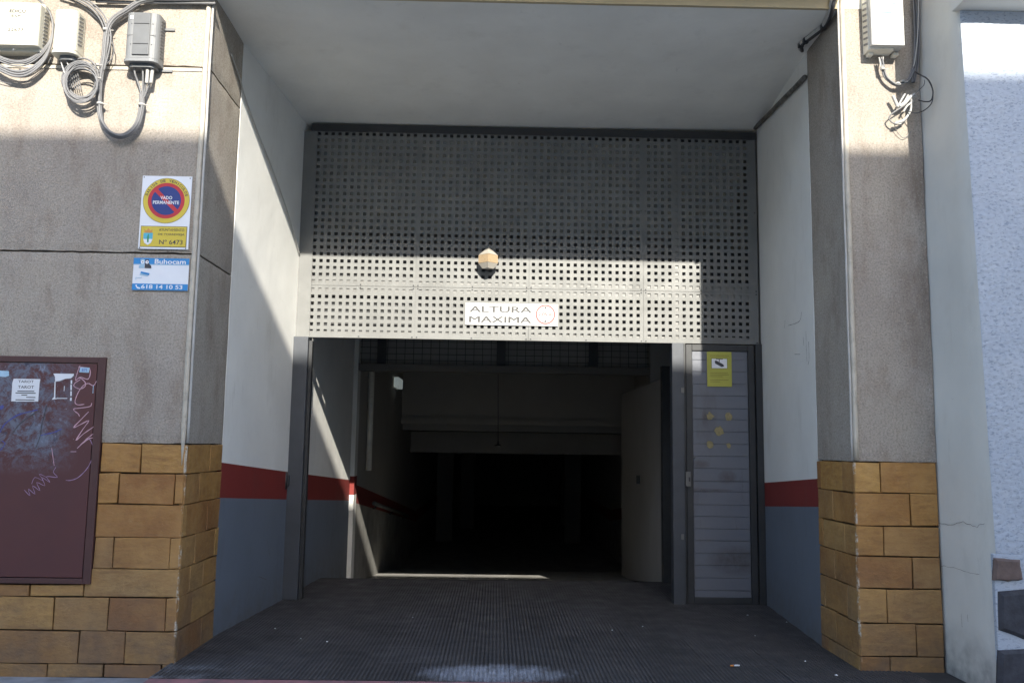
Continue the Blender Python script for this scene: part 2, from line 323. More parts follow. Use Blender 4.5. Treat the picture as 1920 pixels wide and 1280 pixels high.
for i in range(16):
    for j in range(16):
        x, y = (i+.14)*PIT, (j+.1)*PIT; a, b = PIT*.60, PIT*.80; e = .0018
        tm.add([(x, y, -.0036), (x+a, y, -.0036), (x+a, y+b, -.0036), (x, y+b, -.0036), (x+e, y+e, 0), (x+a-e, y+e, 0), (x+a-e, y+b-e, 0), (x+e, y+b-e, 0)],
               [(4, 5, 6, 7), (0, 1, 5, 4), (1, 2, 6, 5), (2, 3, 7, 6), (3, 0, 4, 7)])
tme = bpy.data.meshes.new('floor_tile'); tme.from_pydata([tuple(v) for v in tm.v], [], tm.f); tme.materials.append(M['tile'])
x0t = XL-.02; nx = 11
for i in range(nx):
    for j in range(9):
        o = place('floor_tile', tme, None, fl, (x0t+i*TS, -.312+j*TS+.0, random.uniform(-.0006, .0006)))
        o.rotation_euler = (random.uniform(-.002, .002), random.uniform(-.002, .002), 0)
rp = MB()
prof = [(3.3, -.012), (3.4, -.024), (5.7, -.372), (7.4, -.50), (9.4, -.80), (26, -.83)]
for (ya, za), (yb, zb) in zip(prof, prof[1:]):
    rp.hexa([(-2.3, ya, za-.15), (3.2, ya, za-.15), (3.2, yb, zb-.15), (-2.3, yb, zb-.15)], [(-2.3, ya, za), (3.2, ya, za), (3.2, yb, zb), (-2.3, yb, zb)])
structure(rp.build('ramp', M['concrete']))

# ------------------------------------------------------------------ the garage building
B = empty('garage_building', (0, 1, 0), 'garage building with ochre block pillars, grey rough plaster and a deep vehicle entrance', 'building')
def wobble_slab(a, b, z0, z1, n, d, name, mat, parent, res=.05, amp=.003, edge=.006):
    """plaster slab on a vertical plane from plan point a to b, with uneven edges"""
    a = Vector((*a, 0)); b = Vector((*b, 0)); n = Vector(n); L = (b-a).length; t = (b-a)/L
    nu = max(2, int(L/res)); nv = max(2, int((z1-z0)/res)); m = MB(); vs = []
    for j in range(nv+1):
        for i in range(nu+1):
            p = a+t*L*i/nu+Vector((0, 0, z0+(z1-z0)*j/nv)); q = noise.noise(p*3.1)*amp
            rim = i in (0, nu) or j in (0, nv)
            if j in (0, nv): p = p+Vector((0, 0, noise.noise(p*23)*edge))
            if i in (0, nu): p = p+t*noise.noise(p*21+Vector((5, 5, 5)))*edge
            vs.append(p+n*(q-(.004 if rim else 0)))
    W_ = nu+1; fs = [(j*W_+i, j*W_+i+1, (j+1)*W_+i+1, (j+1)*W_+i) for j in range(nv) for i in range(nu)]
    ring = [i for i in range(W_)]+[j*W_+nu for j in range(1, nv+1)]+[nv*W_+i for i in range(nu-1, -1, -1)]+[j*W_ for j in range(nv-1, 0, -1)]
    k = len(vs); vs += [vs[r]-n*d for r in ring]
    K = len(ring); fs += [(ring[i], ring[(i+1) % K], k+(i+1) % K, k+i) for i in range(K)]
    m.add(vs, fs, 0, False); o = m.build(name, mat, parent)
    return o
CB = .03       # plaster / stone thickness
# pillar cores
pl = MB().hexa([(-9, CB, -.2), (XL-CB, CB, -.2), (XL-CB, PL+.02, -.2), (-9, PL+.02, -.2)], [(-9, CB, 5), (XL-CB, CB, 5), (XL-CB, PL+.02, 5), (-9, PL+.02, 5)]).build('pillar', M['joint'], B)
pr_ = MB().box(XR+CB, XO, CB, PR+.02, -.2, 5).build('pillar', M['joint'], B)
# plaster panels, left
zt = 1.246
for z0, z1 in ((zt+.004, 2.388), (2.400, 3.574), (3.588, 4.9)):
    wobble_slab((-5.6, 0), (XL-.002, 0), z0, z1, (0, -1, 0), CB-.002, 'plaster_panel', M['plaster'], pl)
    wobble_slab((XL, 0.002), (XL, PL), z0, z1, (1, 0, 0), CB-.002, 'plaster_panel', M['plaster'], pl)
wobble_slab((XR+.002, 0), (XO, 0), 1.203, 4.9, (0, -1, 0), CB-.002, 'plaster_panel', M['plaster'], pr_)
wobble_slab((XR, PR), (XR, .002), 1.203, 4.9, (-1, 0, 0), CB-.002, 'plaster_panel', M['plaster'], pr_)
MB().box(-5.5, XL-.04, -.0035, -.0005, 3.552, 3.573).build('joint_paint', M['trim'], pl)
# ochre blocks
G = .0032
def stone(q, n, parent):
    m = sum(q, Vector())/4; j = [p+Vector((random.uniform(-.003, .003), 0 if abs(n[1]) else random.uniform(-.003, .003), random.uniform(-.0035, .0035))) for p in q]
    if abs(n[1]): j = [Vector((p.x, q[0].y+random.uniform(-.0022, .0018), p.z)) for p in j]
    MB().slab(j, n, CB-.001, .0035).build('stone_block', M['stone'], parent)
def row_front(zt_, zb_, xs, parent, y=-.006):
    for a, b in zip(xs, xs[1:]):
        g = G*random.uniform(.7, 1.3)
        stone([Vector((a+g, y, zb_+g)), Vector((b-g, y, zb_+g)), Vector((b-g, y, zt_-g)), Vector((a+g, y, zt_-g))], (0, -1, 0), parent)
def row_side(zt_, zb_, ys, x, sgn, parent):
    for a, b in zip(ys, ys[1:]):
        g = G*random.uniform(.7, 1.3)
        q = [Vector((x, a+g, zb_+g)), Vector((x, b-g, zb_+g)), Vector((x, b-g, zt_-g)), Vector((x, a+g, zt_-g))]
        if sgn < 0: q = [q[1], q[0], q[3], q[2]]
        stone(q, (sgn, 0, 0), parent)
ZL = [1.246, 1.072, .892, .704, .522, .361, .172, -.012, -.086]
XF = XL+.004
CABX = -2.337
fx = lambda x, y: at(x, y, 1, -.006).x
row_front(ZL[0], ZL[1], [CABX, fx(264, 860), XF], pl)
row_front(ZL[1], ZL[2], [CABX, fx(222, 915), fx(327, 915), XF], pl)
row_front(ZL[2], ZL[3], [CABX, XF], pl)
row_front(ZL[3], ZL[4], [CABX, fx(212, 1035), fx(318, 1035), XF], pl)
row_front(.432, ZL[5], [-3.1, fx(-60, 1108), fx(55, 1108), fx(157, 1108)], pl)
row_front(ZL[4], ZL[5], [fx(157, 1108), XF], pl)
row_front(ZL[5], ZL[6], [-3.4, fx(-90, 1150), fx(10-20, 1150), fx(100, 1150), fx(202, 1150), fx(310, 1150), XF], pl)
row_front(ZL[6], ZL[7], [-3.3, fx(-50, 1210), fx(147, 1210), fx(253, 1210)-.06, XF], pl)
row_front(ZL[7], ZL[8], [-3.35, fx(-20, 1258), fx(88, 1258), fx(193, 1258), fx(302, 1258), XF], pl)
sy = lambda x, y: at(x, y, 0, XF).y
for k, js in enumerate([(354, 393.7), (373.8,), (349, 388), (365.6, 402), (356, 380.6), (360,), (334, 376), ()]):
    yy = (ZL[k]+ZL[k+1])/2; ys = [0.0]
    for x in js:
        # depth of the joint on the side face
        ys.append(at(x, 860+k*56, 0, XF).y)
    ys = [y for y in ys if y < PL-.03]+[PL]
    row_side(ZL[k], ZL[k+1], ys, XF, 1, pl)
ZR = [1.199, 1.016, .826, .648, .462, .265, .078, -.06]
XE = XR-.004
for k, (fj, sj) in enumerate([(1651.5, (1538.3, 1578.6)), (1707, (1561.7,)), (1657, (1543.7, 1584)), (1712, (1565.3,)), (1663, (1547.3, 1588.6)), (1718.7, (1568,)), (1669.5, (1553.4, 1590.4))]):
    row_front(ZR[k], ZR[k+1], [XE, fx(fj, 890+k*60), XO-.004], pr_)
    ys = [0.0]+sorted(at(x, 890+k*56, 0, XE).y for x in sj)
    ys = [y for y in ys if 0 <= y < PR-.03]+[PR+.004]
    row_side(ZR[k], ZR[k+1], ys, XE, -1, pr_)
# corner trims
def trim(x, y, z0, z1, r, parent, nm='corner_trim', mat='trim', drip=False):
    m = MB(); n = 26; pts = [(x+noise.noise(Vector((i*.3, 1, x)))*.002, y, z1+(z0-z1)*i/n) for i in range(n+1)]
    rr = [r]*(n+1)
    if drip: rr[-1] = .001; rr[-2] = r*.6
    m.tube(pts, rr, 8); return m.build(nm, M[mat], parent)
trim(XL-.020, -.004, 1.10, 4.3, .0165, pl, drip=True); trim(XL+.006, -.004, 1.255, 4.1, .008, pl, 'corner_cable', 'cable2')
trim(XR+.012, -.004, 1.21, 4.3, .0165, pr_); trim(XR-.012, -.003, 1.21, 4.1, .007, pr_, 'corner_cable', 'cable2')

# reveal walls with painted band and dado
def vwall(a, b, zs_a, zs_b, th, side, name, mat, parent):
    """wall strip between plan points, heights (z0,z1) at each end, thickness away from the opening"""
    a = Vector((*a, 0)); b = Vector((*b, 0)); o = Vector((side*th, 0, 0)); Z = lambda p, z: p+Vector((0, 0, z))
    return MB().hexa([Z(a, zs_a[0]), Z(b, zs_b[0]), Z(b, zs_b[0])+o, Z(a, zs_a[0])+o], [Z(a, zs_a[1]), Z(b, zs_b[1]), Z(b, zs_b[1])+o, Z(a, zs_a[1])+o]).build(name, mat, parent)
lb = [onw(415.5, 866.7, *LW).z, onw(415.5, 932.4, *LW).z]; lg = [onw(545, 884.5, *LW).z, onw(545, 935.2, *LW).z]
A0, A1 = LW; A2 = (-1.60, 4.40)
def ext(z0, z1, y0, y1, y): return z0+(z1-z0)*(y-y0)/(y1-y0)
zA = (1.03, .80); 
def side_wall(a, b, band_a, band_b, side, top, zb=-.1, mats=('white', 'band', 'dado')):
    w = vwall(a, b, (band_a[0], top), (band_b[0], top), .25, side, 'reveal_wall', M[mats[0]], B)
    vwall(a, b, (band_a[1], band_a[0]), (band_b[1], band_b[0]), .252, side, 'painted_band', M[mats[1]], w)
    vwall(a, b, (zb, band_a[1]), (zb, band_b[1]), .251, side, 'painted_dado', M[mats[2]], w)
    return w
A1in = (GL+.0, D)
bi = [onw(654, 899.5, GL and (GL, D), A2), onw(654, 938, (GL, D), A2)]
side_wall(A0, A1, lb, lg, -1, 4.3)
side_wall(A1, A2, lg, (bi[0].z, bi[1].z), -1, 4.3, -.5)
rb = [onw(1529, 896.3, *RW).z, onw(1529, 948.3, *RW).z]; rg = [onw(1434, 905, *RW).z, onw(1434, 949, *RW).z]
side_wall(RW[0], RW[1], rb, rg, 1, 4.3)
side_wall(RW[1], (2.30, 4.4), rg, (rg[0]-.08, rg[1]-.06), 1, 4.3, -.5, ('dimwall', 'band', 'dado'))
# soffit, front beam, facade above and the roof over the passage
MB().hexa([(XL-.3, .0, 4.072), (XR+.25, .0, 4.062), (GR+.2, D+2.4, 4.05), (GL-.2, D+2.4, 4.0)], [(XL-.3, .0, 4.4), (XR+.25, .0, 4.4), (GR+.2, D+2.4, 4.4), (GL-.2, D+2.4, 4.4)]).build('soffit', M['soffit'], B)
MB().box(XL+.01, XR-.01, -.004, .02, 4.058, 4.9).build('fascia', M['tan'], B)
MB().box(-9, 2.22, -.6, .0, 4.393, 4.55).build('balcony_slab', M['tan'], B)
MB().box(-9, 2.22, -.6, -.5, 4.552, 5.5).build('balcony_parapet', M['tan'], B)
MB().box(-9, 9, .035, 27, 4.9, 9.5).build('upper_storeys', M['tan'], B)
MB().box(XL-.3, XR+.25, .0, .25, 4.402, 4.898).build('entrance_beam', M['tan'], B)
MB().box(-9, -2.6, .9, 26, -.2, 4.89).build('flank_mass', M['dimwall'], B); MB().box(3.4, 9, .2, 26, -.2, 4.89).build('flank_mass', M['dimwall'], B)  # unseen solid masses, added to block light from both sides
# inner frame: jamb, beam, transom grid, garage walls and ceiling
Y2 = 4.42
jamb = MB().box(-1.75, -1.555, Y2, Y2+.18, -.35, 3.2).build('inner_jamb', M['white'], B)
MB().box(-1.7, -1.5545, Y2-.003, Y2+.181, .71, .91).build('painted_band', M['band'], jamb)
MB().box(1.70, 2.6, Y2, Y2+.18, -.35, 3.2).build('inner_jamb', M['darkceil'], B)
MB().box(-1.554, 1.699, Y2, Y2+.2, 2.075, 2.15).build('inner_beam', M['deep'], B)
MB().box(-2.6, 2.6, Y2+.02, Y2+.22, 3.2, 4.9).build('inner_wall', M['dimwall'], B)
gp = empty('transom_grid', (0, Y2+.1, 2.15), 'dark wire mesh grid above the inner beam, seen under the perforated panel', 'grid')
MB().box(-1.55, 1.69, Y2+.155, Y2+.165, 2.152, 3.19).build('backing_panel', M['darkceil'], gp)
for i in range(34): MB().box(-1.54+i*.097, -1.534+i*.097, Y2+.09, Y2+.098, 2.152, 3.19).build('vertical_wire', M['frame'], gp)
for i in range(14): MB().box(-1.553, 1.698, Y2+.099, Y2+.107, 2.20+i*.07, 2.206+i*.07).build('horizontal_wire', M['frame'], gp)
for x in (-1.36, -.02, 1.02): MB().box(x, x+.10, Y2+.07, Y2+.088, 2.152, 3.19).build('upright', M['frame'], gp)
lw2 = ((-1.56, Y2+.18), (-1.56, 12.))
def zig(x, side, pts, hi, mats):
    for (ya, za), (yb, zb) in zip(pts, pts[1:]):
        w = vwall((x, ya), (x, yb), (za, hi), (zb, hi), .3, side, 'garage_wall', M[mats[0]], B)
        vwall((x, ya), (x, yb), (za-.2, za), (zb-.2, zb), .302, side, 'painted_band', M['band'], w)
        vwall((x, ya), (x, yb), (-1.2, za-.2), (-1.2, zb-.2), .301, side, 'painted_dado', M[mats[1]], w)
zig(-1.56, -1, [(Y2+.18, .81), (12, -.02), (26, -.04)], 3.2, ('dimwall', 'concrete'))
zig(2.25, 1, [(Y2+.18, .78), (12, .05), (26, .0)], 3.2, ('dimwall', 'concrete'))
MB().box(-2.3, 3.2, Y2+.22, 9.0, 2.95, 3.2).build('garage_ceiling', M['darkceil'], B)
MB().box(-1.56, 2.25, 9.0, 9.2, 1.69, 2.95).build('drop_wall', M['dimwall'], B)
MB().box(-1.56, 2.25, 8.93, 8.998, 1.60, 1.69).build('drop_beam', M['dimwall'], B)
MB().box(-2.3, 3.2, 9.2, 26, 1.50, 1.7).build('garage_ceiling', M['darkceil'], B)
MB().box(-1.56, 2.25, 10.6, 10.9, 1.125, 1.5).build('drop_beam', M['dimwall'], B)
MB().box(-2.3, 3.2, 26, 26.3, -1.2, 3).build('garage_wall', M['concrete'], B)
for x, y in ((-.9, 17), (1.5, 14), (1.75, 18.5), (-1.3, 14)):
    MB().box(x, x+.35, y, y+.35, -.83, 1.5).build('column', M['deep'], B)
# right-hand partition
pt = MB().hexa([(1.66, 3.32, -.02), (1.72, 3.32, -.02), (1.80, 6.9, -.52), (1.73, 6.9, -.52)], [(1.66, 3.32, 1.96), (1.72, 3.32, 1.96), (1.80, 6.9, 2.0), (1.73, 6.9, 2.0)]).build('partition', M['dimwall'], B)
MB().box(1.60, 1.70, 3.20, 3.30, -.01, 2.06).build('partition_post', M['frame'], pt)
MB().box(1.62, 1.658, 4.9, 4.93, .85, .95).build('handle', M['frame'], pt)
# fittings inside
m = MB(); P0, P1 = at(701, 943, 0, -1.50), at(764, 966, 0, -1.50)
hr = empty('handrail', (-1.5, 5.2, .5), 'pale round handrail sloping down the dark left garage wall', 'handrail')
MB().tube([P0, P0.lerp(P1, .5), P1], .026, 10).build('rail', M['galv'], hr)
for t in (.08, .5, .92):
    p = P0.lerp(P1, t); MB().tube([p, p+Vector((-.035, 0, -.05)), p+Vector((-.068, 0, -.05))], .009, 6).build('bracket', M['frame'], hr)
pp = at(697, 700, 0, -1.52); tag(MB().tube([(-1.52, pp.y, pp.z+.5), (-1.52, pp.y, 1.5), (-1.52, pp.y, .95)], .036, 10).build('drain_pipe', M['cream']), 'pale vertical pipe on the left garage wall above the handrail', 'pipe')
el = empty('emergency_light', (-1.54, 7.6, 2.1), 'small pale emergency light on the left garage wall', 'light')
MB().box(-1.557, -1.535, 7.55, 8.15, 2.09, 2.26).build('housing', M['cream'], el, bevel=.006); MB().box(-1.534, -1.46, 7.58, 8.12, 2.10, 2.25).build('diffuser', M['lamp'], el, bevel=.015)
hl = empty('hanging_lamp', at(935, 840, 1, 7), 'small dark lamp hanging on a thin cord in the middle of the garage', 'lamp')
q0, q1 = at(934, 700, 1, 7), at(934, 828, 1, 7)
MB().tube([(q0.x, 7, 2.95), (q0.x, 7, q0.z), (q1.x, 7, q1.z)], .004, 6).build('cord', M['black'], hl)
MB().tube([q1, q1+Vector((0, 0, -.03)), q1+Vector((0, 0, -.055))], [.012, .02, .055], 12).build('lamp_shade', M['frame'], hl)
MB().tube([q1+Vector((0, 0, -.05)), q1+Vector((0, 0, -.066))], [.04, .02], 10).build('bulb', M['whitebox'], hl)
m = MB().tube(crom([at(672, 706, 1, 6.9), at(900, 705, 1, 6.9), at(922, 707, 1, 6.9), at(931, 716, 1, 6.9), at(931, 740, 1, 6.9)], 5), .008, 6)

# ------------------------------------------------------------------ neighbouring building
NB = empty('neighbouring_building', (3, -.3, 0), 'pale neighbouring building with coarse stucco wall and dark stones at its foot', 'building')
NX = 2.648
sideb = MB()
nz = 40
vs = []
for j in range(nz+1):
    z = -.2+j*(5.2/nz); xt = 2.690-.016*z
    for i, (x, y) in enumerate(((XO+.006, .02), (XO+.012, -.06), (NX+.02, -.3), (xt, -.47), (xt+.012, -.492))):
        k = noise.noise(Vector((x*2, y*4, z*5)))*.005; vs.append((x+k, y+(k if y < 0 else 0), z))
fs = [(j*5+i, j*5+i+1, (j+1)*5+i+1, (j+1)*5+i) for j in range(nz) for i in range(4)]
sideb.add(vs, fs, 0, True); side_face = sideb.build('return_wall', M['neigh'], NB)
MB().box(2.72, 9, -.470, .2, -.2, 5).build('core', M['neigh'], NB)
# coarse stucco: a fine relief mesh where it is seen, plain farther right
vs = []; X0, X1, Z0, Z1 = 2.684, 3.25, .73, 3.80; nu, nv = 64, 330
for j in range(nv+1):
    for i in range(nu+1):
        x = X0+(X1-X0)*i/nu; z = Z0+(Z1-Z0)*j/nv; p = Vector((x, 0, z))
        h = max(-.5, noise.noise(Vector((x*55, 3, z*85))))*.006+noise.noise(p*6)*.003
        xx = x+(.012-.016*(z))*(1-(x-X0)/(X1-X0)) if True else x
        vs.append((xx, -.497-h if 0 < i else -.495, z))
m = MB().add(vs, [(j*(nu+1)+i, j*(nu+1)+i+1, (j+1)*(nu+1)+i+1, (j+1)*(nu+1)+i) for j in range(nv) for i in range(nu)], 0, True)
m.build('stucco_wall', M['stucco'], NB)
MB().box(3.25, 9, -.50, -.471, .73, 3.80).build('stucco_wall', M['stucco'], NB)
MB().box(2.60, 9, -.64, -.471, 3.802, 4.4).build('ledge', M['neigh'], NB, bevel=.006)
pn = MB().box(2.668, 9, -.50, -.471, -.15, .728).build('plinth', M['stucco'], NB, bevel=.004)
def blob(px, y, mat):
    pts = [at(a, b, 1, y) for a, b in px]; out = []
    for a, b in zip(pts, pts[1:]+pts[:1]):
        for t in (0, .33, .66):
            p = a.lerp(b, t); out.append(p+Vector((noise.noise(p*30)*.008, 0, noise.noise(p*30+Vector((9, 0, 0)))*.008)))
    c = sum(out, Vector())/len(out); k = len(out); m = MB()
    inn = [p.lerp(c, .18)+Vector((0, -.012, 0)) for p in out]
    vs = [p+Vector((0, .012, 0)) for p in out]+out+inn+[c+Vector((0, -.014, 0))]
    fs = [(i, (i+1) % k, k+(i+1) % k, k+i) for i in range(k)]+[(k+i, k+(i+1) % k, 2*k+(i+1) % k, 2*k+i) for i in range(k)]+[(2*k+i, 2*k+(i+1) % k, 3*k) for i in range(k)]
    m.add(vs, fs, 0, False); return m.build('foot_stone', M[mat], pn)
blob([(1864, 1046), (1912, 1048), (1918, 1086), (1890, 1090), (1862, 1086)], -.503, 'brown')
blob([(1870, 1108), (1960, 1100), (1966, 1198), (1920, 1198), (1874, 1180)], -.503, 'dark')
blob([(1872, 1218), (1965, 1214), (1972, 1300), (1870, 1300)], -.503, 'dark')
blob([(1936, 1046), (2000, 1048), (2010, 1088), (1936, 1088)], -.503, 'dark')
def crack(px, w=.002):
    pts = [onw(x, y, (XO+.012, -.06), (2.675, -.47))+Vector((-.006, 0, 0)) for x, y in px]
    P = []
    for a, b in zip(pts, pts[1:]):
        for k in range(4): p = a.lerp(b, k/4); P.append(p+Vector((0, 0, noise.noise(p*60)*.008)))
    MB().ribbon(P+[pts[-1]], w, (-1, 0, 0)).build('crack', M['joint'], side_face)
crack([(1762, 980), (1785, 984), (1808, 978), (1822, 984), (1834, 988), (1838, 983), (1848, 981)]); crack([(1766, 1060), (1790, 1064), (1815, 1071), (1838, 1076)], .0015)
crack([(1804, 1150), (1806, 1175)], .002); crack([(1816, 1153), (1817, 1165)], .002)

# ------------------------------------------------------------------ building across the street (casts the shade)
OB = empty('apartment_block', (0, -12, 0), 'plain apartment block across the street, behind the viewer, that shades the entrance', 'building')
hz = 3.14+.57*10.2
ob = MB().box(-30, 30, -16, -10.2, -.2, hz).build('wall', M['far'], OB)
for i in range(16):
    for j in range(2):
        x = -28+i*3.6; z = 1.2+j*3; w = MB().box(x, x+1.3, -10.215, -10.195, z, z+1.5).build('window', M['glass'], ob)

# ------------------------------------------------------------------ gate
G_ = empty('garage_gate', (0, D, 0), 'grey steel garage gate with perforated upper panels, posts and a slatted side door', 'gate')
PXL = [571, 778.8, 991.5, 1206.5, 1422]
colpx = [[585.9+13.15*i for i in range(15)], [787.6+13.04*i for i in range(16)], [999.6+13.12*i for i in range(16)], [1217+13.13*i for i in range(15)]]
gx = lambda px: at(px, 560, 1, D).x
HS = .0285
zseam = at(900, 540, 1, D).z
PZ = .0592
up_rows = [zseam+.036+PZ*i for i in range(60) if zseam+.036+PZ*i < 3.95]
lo_rows = [zseam-.036-PZ*i for i in range(7)][::-1]
def perf(x0, x1, z0, z1, cols, rows):
    m = MB(); t = .003
    xs = [x0]; [xs.extend((c-HS/2, c+HS/2)) for c in cols]; xs.append(x1)
    zs = [z0]; [zs.extend((r-HS/2, r+HS/2)) for r in rows]; zs.append(z1)
    nx_, nz_ = len(xs), len(zs)
    def wav(x, z): return noise.noise(Vector((x*1.5, z*2.0, x0)))*.003
    vs = [(x, D-.001+wav(x, z), z) for z in zs for x in xs]; k = len(vs); vs += [(x, D-.001+t+wav(x, z), z) for z in zs for x in xs]
    fs = []
    for j in range(nz_-1):
        for i in range(nx_-1):
            hole = i % 2 == 1 and j % 2 == 1
            a, b, c, d = j*nx_+i, j*nx_+i+1, (j+1)*nx_+i+1, (j+1)*nx_+i
            if hole: fs += [(a, b, b+k, a+k), (b, c, c+k, b+k), (c, d, d+k, c+k), (d, a, a+k, d+k)]
            else: fs += [(a, b, c, d), (a+k, d+k, c+k, b+k)]
    me = bpy.data.meshes.new('perforated_sheet'); c0 = Vector(((x0+x1)/2, D, (z0+z1)/2))
    me.from_pydata([Vector(v)-c0 for v in vs], [], fs); me.materials.append(M['steel'])
    return place('perforated_sheet', me, None, G_, c0)
ZB = at(900, 637, 1, D).z
for k in range(4):
    x0, x1 = gx(PXL[k])+.001, gx(PXL[k+1])-.001; cols = [gx(c) for c in colpx[k]]
    for z0, z1, rows in ((zseam+.0015, 4.0, up_rows), (ZB, zseam-.0015, lo_rows)):
        sh = perf(x0, x1, z0, z1, cols, rows)
        for zz in ((z0+.012, z1-.014) if z0 < zseam else (z0+.010, (z0+z1)/2, z1-.02)):
            for xx in (x0+.018, (x0+x1)/2, x1-.018):
                MB().disc((xx, D-.0045, zz), (1, 0, 0), (0, 0, 1), .0065, 8, .004).build('rivet', M['frame'], sh)
yb = D+.008
MB().box(gx(571), gx(1422), yb, yb+.05, zseam-.055, zseam+.055).build('backing_rail', M['galv'], G_)
MB().box(gx(571), gx(1422), yb, yb+.05, ZB+.001, ZB+.055).build('backing_rail', M['galv'], G_)
MB().box(gx(571), gx(1422), yb, yb+.05, 3.945, 4.0).build('backing_rail', M['frame'], G_)
for a, b in ((574, 583), (777, 782), (990, 993.5), (1202, 1212), (1263, 1279), (1413, 1421)):
    for z0, z1 in ((ZB+.057, zseam-.057), (zseam+.057, 3.943)):
        MB().box(gx(a), gx(b), yb+.001, yb+.049, z0, z1).build('backing_upright', M['galv'], G_)
MB().box(-1.46, 2.20, D+.062, D+.066, 2.192, 2.30).build('sun_baffle', M['frame'], G_)  # added unseen strip, stops most of the sun through the lowest holes
MB().box(-1.60, 2.20, D+.10, D+.50, 2.236, 2.97).build('shutter_housing', M['frame'], G_)
MB().hexa([(-1.70, D+.80, 3.30), (2.20, D+.80, 3.30), (2.20, D+.83, 3.30), (-1.70, D+.83, 3.30)], [(-1.70, D+.14, 3.99), (2.20, D+.14, 3.99), (2.20, D+.20, 4.0), (-1.70, D+.20, 4.0)]).build('bounce_board', M['bounce'], B)  # added pale board, slanted so the upper holes look lit from behind
# top frame and side angles in front
MB().box(gx(571), gx(1422), D-.012, D-.005, 3.955, 4.02).build('angle_strip', M['frame'], G_)
MB().box(GL-.004, gx(583), D-.012, D-.005, ZB+.0, 3.953).build('angle_strip', M['steel'], G_)
# posts
zl = ZB-.002
def P(x, y): return at(x, y, 1, D)
pL = MB().box(-1.722, -1.600, D-.05, D+.06, .0, zl).build('gate_post', M['post'], G_, bevel=.004)
MB().box(-1.598, -1.572, D-.01, D+.05, .0, zl-.03).build('stop_angle', M['frame'], pL)
hz_ = P(543, 900); MB().box(hz_.x-.02, hz_.x+.012, D-.075, D-.052, hz_.z-.045, hz_.z+.045).build('hinge', M['frame'], pL, bevel=.003)
MB().tube([(hz_.x-.012, D-.085, hz_.z-.07), (hz_.x-.012, D-.085, hz_.z+.07)], .012, 8).build('hinge_pin', M['frame'], pL)
pR = MB().box(1.466, 1.566, D-.04, D+.06, -.003, zl).build('gate_post', M['post'], G_, bevel=.004)
MB().box(1.568, 1.585, D-.015, D+.05, -.003, zl).build('stop_angle', M['frame'], pR)
for y in (732, 1005): q = P(1278, y); MB().box(q.x-.012, q.x+.010, D-.047, D-.041, q.z-.022, q.z+.022).build('bracket', M['galv'], pR)
q = P(1290, 897); MB().box(q.x-.028, q.x+.012, D-.050, D-.041, q.z-.06, q.z+.06).build('lock_plate', M['galv'], pR); MB().box(q.x-.006, q.x+.006, D-.057, D-.051, q.z-.02, q.z+.015).build('keyhole', M['black'], pR)
pJ = MB().box(2.180, 2.234, D-.03, D+.05, -.003, zl).build('gate_post', M['frame'], G_, bevel=.003)
# slatted side door
dx0, dx1, dz0, dz1 = 1.590, 2.172, .0, zl-.008
door = MB().box(dx0+.03, dx1-.03, D+.012, D+.018, dz0+.03, dz1-.03).build('side_door', M['slat'], G_)
for a, b, c, d in ((dx0, dx0+.052, dz0, dz1), (dx1-.052, dx1, dz0, dz1)): MB().box(a, b, D-.012, D+.03, c, d).build('stile', M['frame'], door, bevel=.003)
for a, b in ((dz0, dz0+.05), (dz1-.052, dz1)): MB().box(dx0+.053, dx1-.053, D-.010, D+.028, a, b).build('rail', M['frame'], door, bevel=.003)
ys = [657, 675, 697, 720, 742, 766, 786, 809, 832, 855, 878, 902, 921.5, 946, 968, 991, 1013.5, 1036.5, 1059, 1083, 1106.5, 1130]
zs = [P(1350, y).z for y in ys]; zs[0] = dz1-.053; zs[-1] = dz0+.051
for i, (a, b) in enumerate(zip(zs, zs[1:])):
    g = .003 if i+1 in (5, 11, 16) else .0018; dy = random.uniform(-.001, .001)
    MB().slab([Vector((dx0+.054, D+.002+dy, b+g)), Vector((dx1-.054, D+.002+dy, b+g)), Vector((dx1-.054, D+.002+dy, a-.001)), Vector((dx0+.054, D+.002+dy, a-.001))], (0, -1, 0), .008, .003).build('slat', M['slat'], door)
for x, y, r in ((1330.5, 780, 6.5), (1366, 781, 7), (1348, 808, 8), (1331, 833, 6.5), (1366.5, 835, 4.5)):
    c = P(x, y); pts = [c+Vector((math.cos(a)*r*.0044*(1+.7*noise.noise(Vector((x, a*2, 0)))), -.0045, math.sin(a)*r*.0050*(1+.7*noise.noise(Vector((y, a*2, 0)))))) for a in (k*math.pi/7 for k in range(14))]
    MB().poly(pts[::-1], (0, -1, 0), .002).build('glue_patch', M['glue'], door)
c = P(1301, 857); MB().tube([c+Vector((0, -.014, 0)), c+Vector((0, -.03, 0))], .008, 8).build('door_knob', M['galv'], door)

# ------------------------------------------------------------------ lamp and sign on the perforated panel
c = P(915.5, 497); WL = empty('warning_lamp', (c.x, D-.01, c.z), 'faceted amber warning lamp on the perforated panel above the height sign', 'lamp')
def ring(r, z, n=4, y0=-.085): return [Vector((c.x+math.cos(a)*r, D-.012+y0+math.sin(a)*r*.9, z)) for a in (math.pi/2+k*2*math.pi/n for k in range(n))]
zt0, zt1, zt2, zt3 = P(915, 467).z, P(915, 483).z, P(915, 498).z, P(915, 508).z
r1, r2, r3 = ring(.082, zt1), ring(.082, zt2), ring(.048, zt3)
apex = Vector((c.x, D-.085, zt0))
K4 = range(4)
MB().add(r1+[apex], [(i, (i+1) % 4, 4) for i in K4]+[(3, 2, 1, 0)]).build('cap', M['lensb'], WL)
MB().add([p+Vector((0, 0, -.002)) for p in r1]+r2, [(i, (i+1) % 4, 4+(i+1) % 4, 4+i) for i in K4]+[(0, 1, 2, 3), (7, 6, 5, 4)]).build('lens', M['lens'], WL)
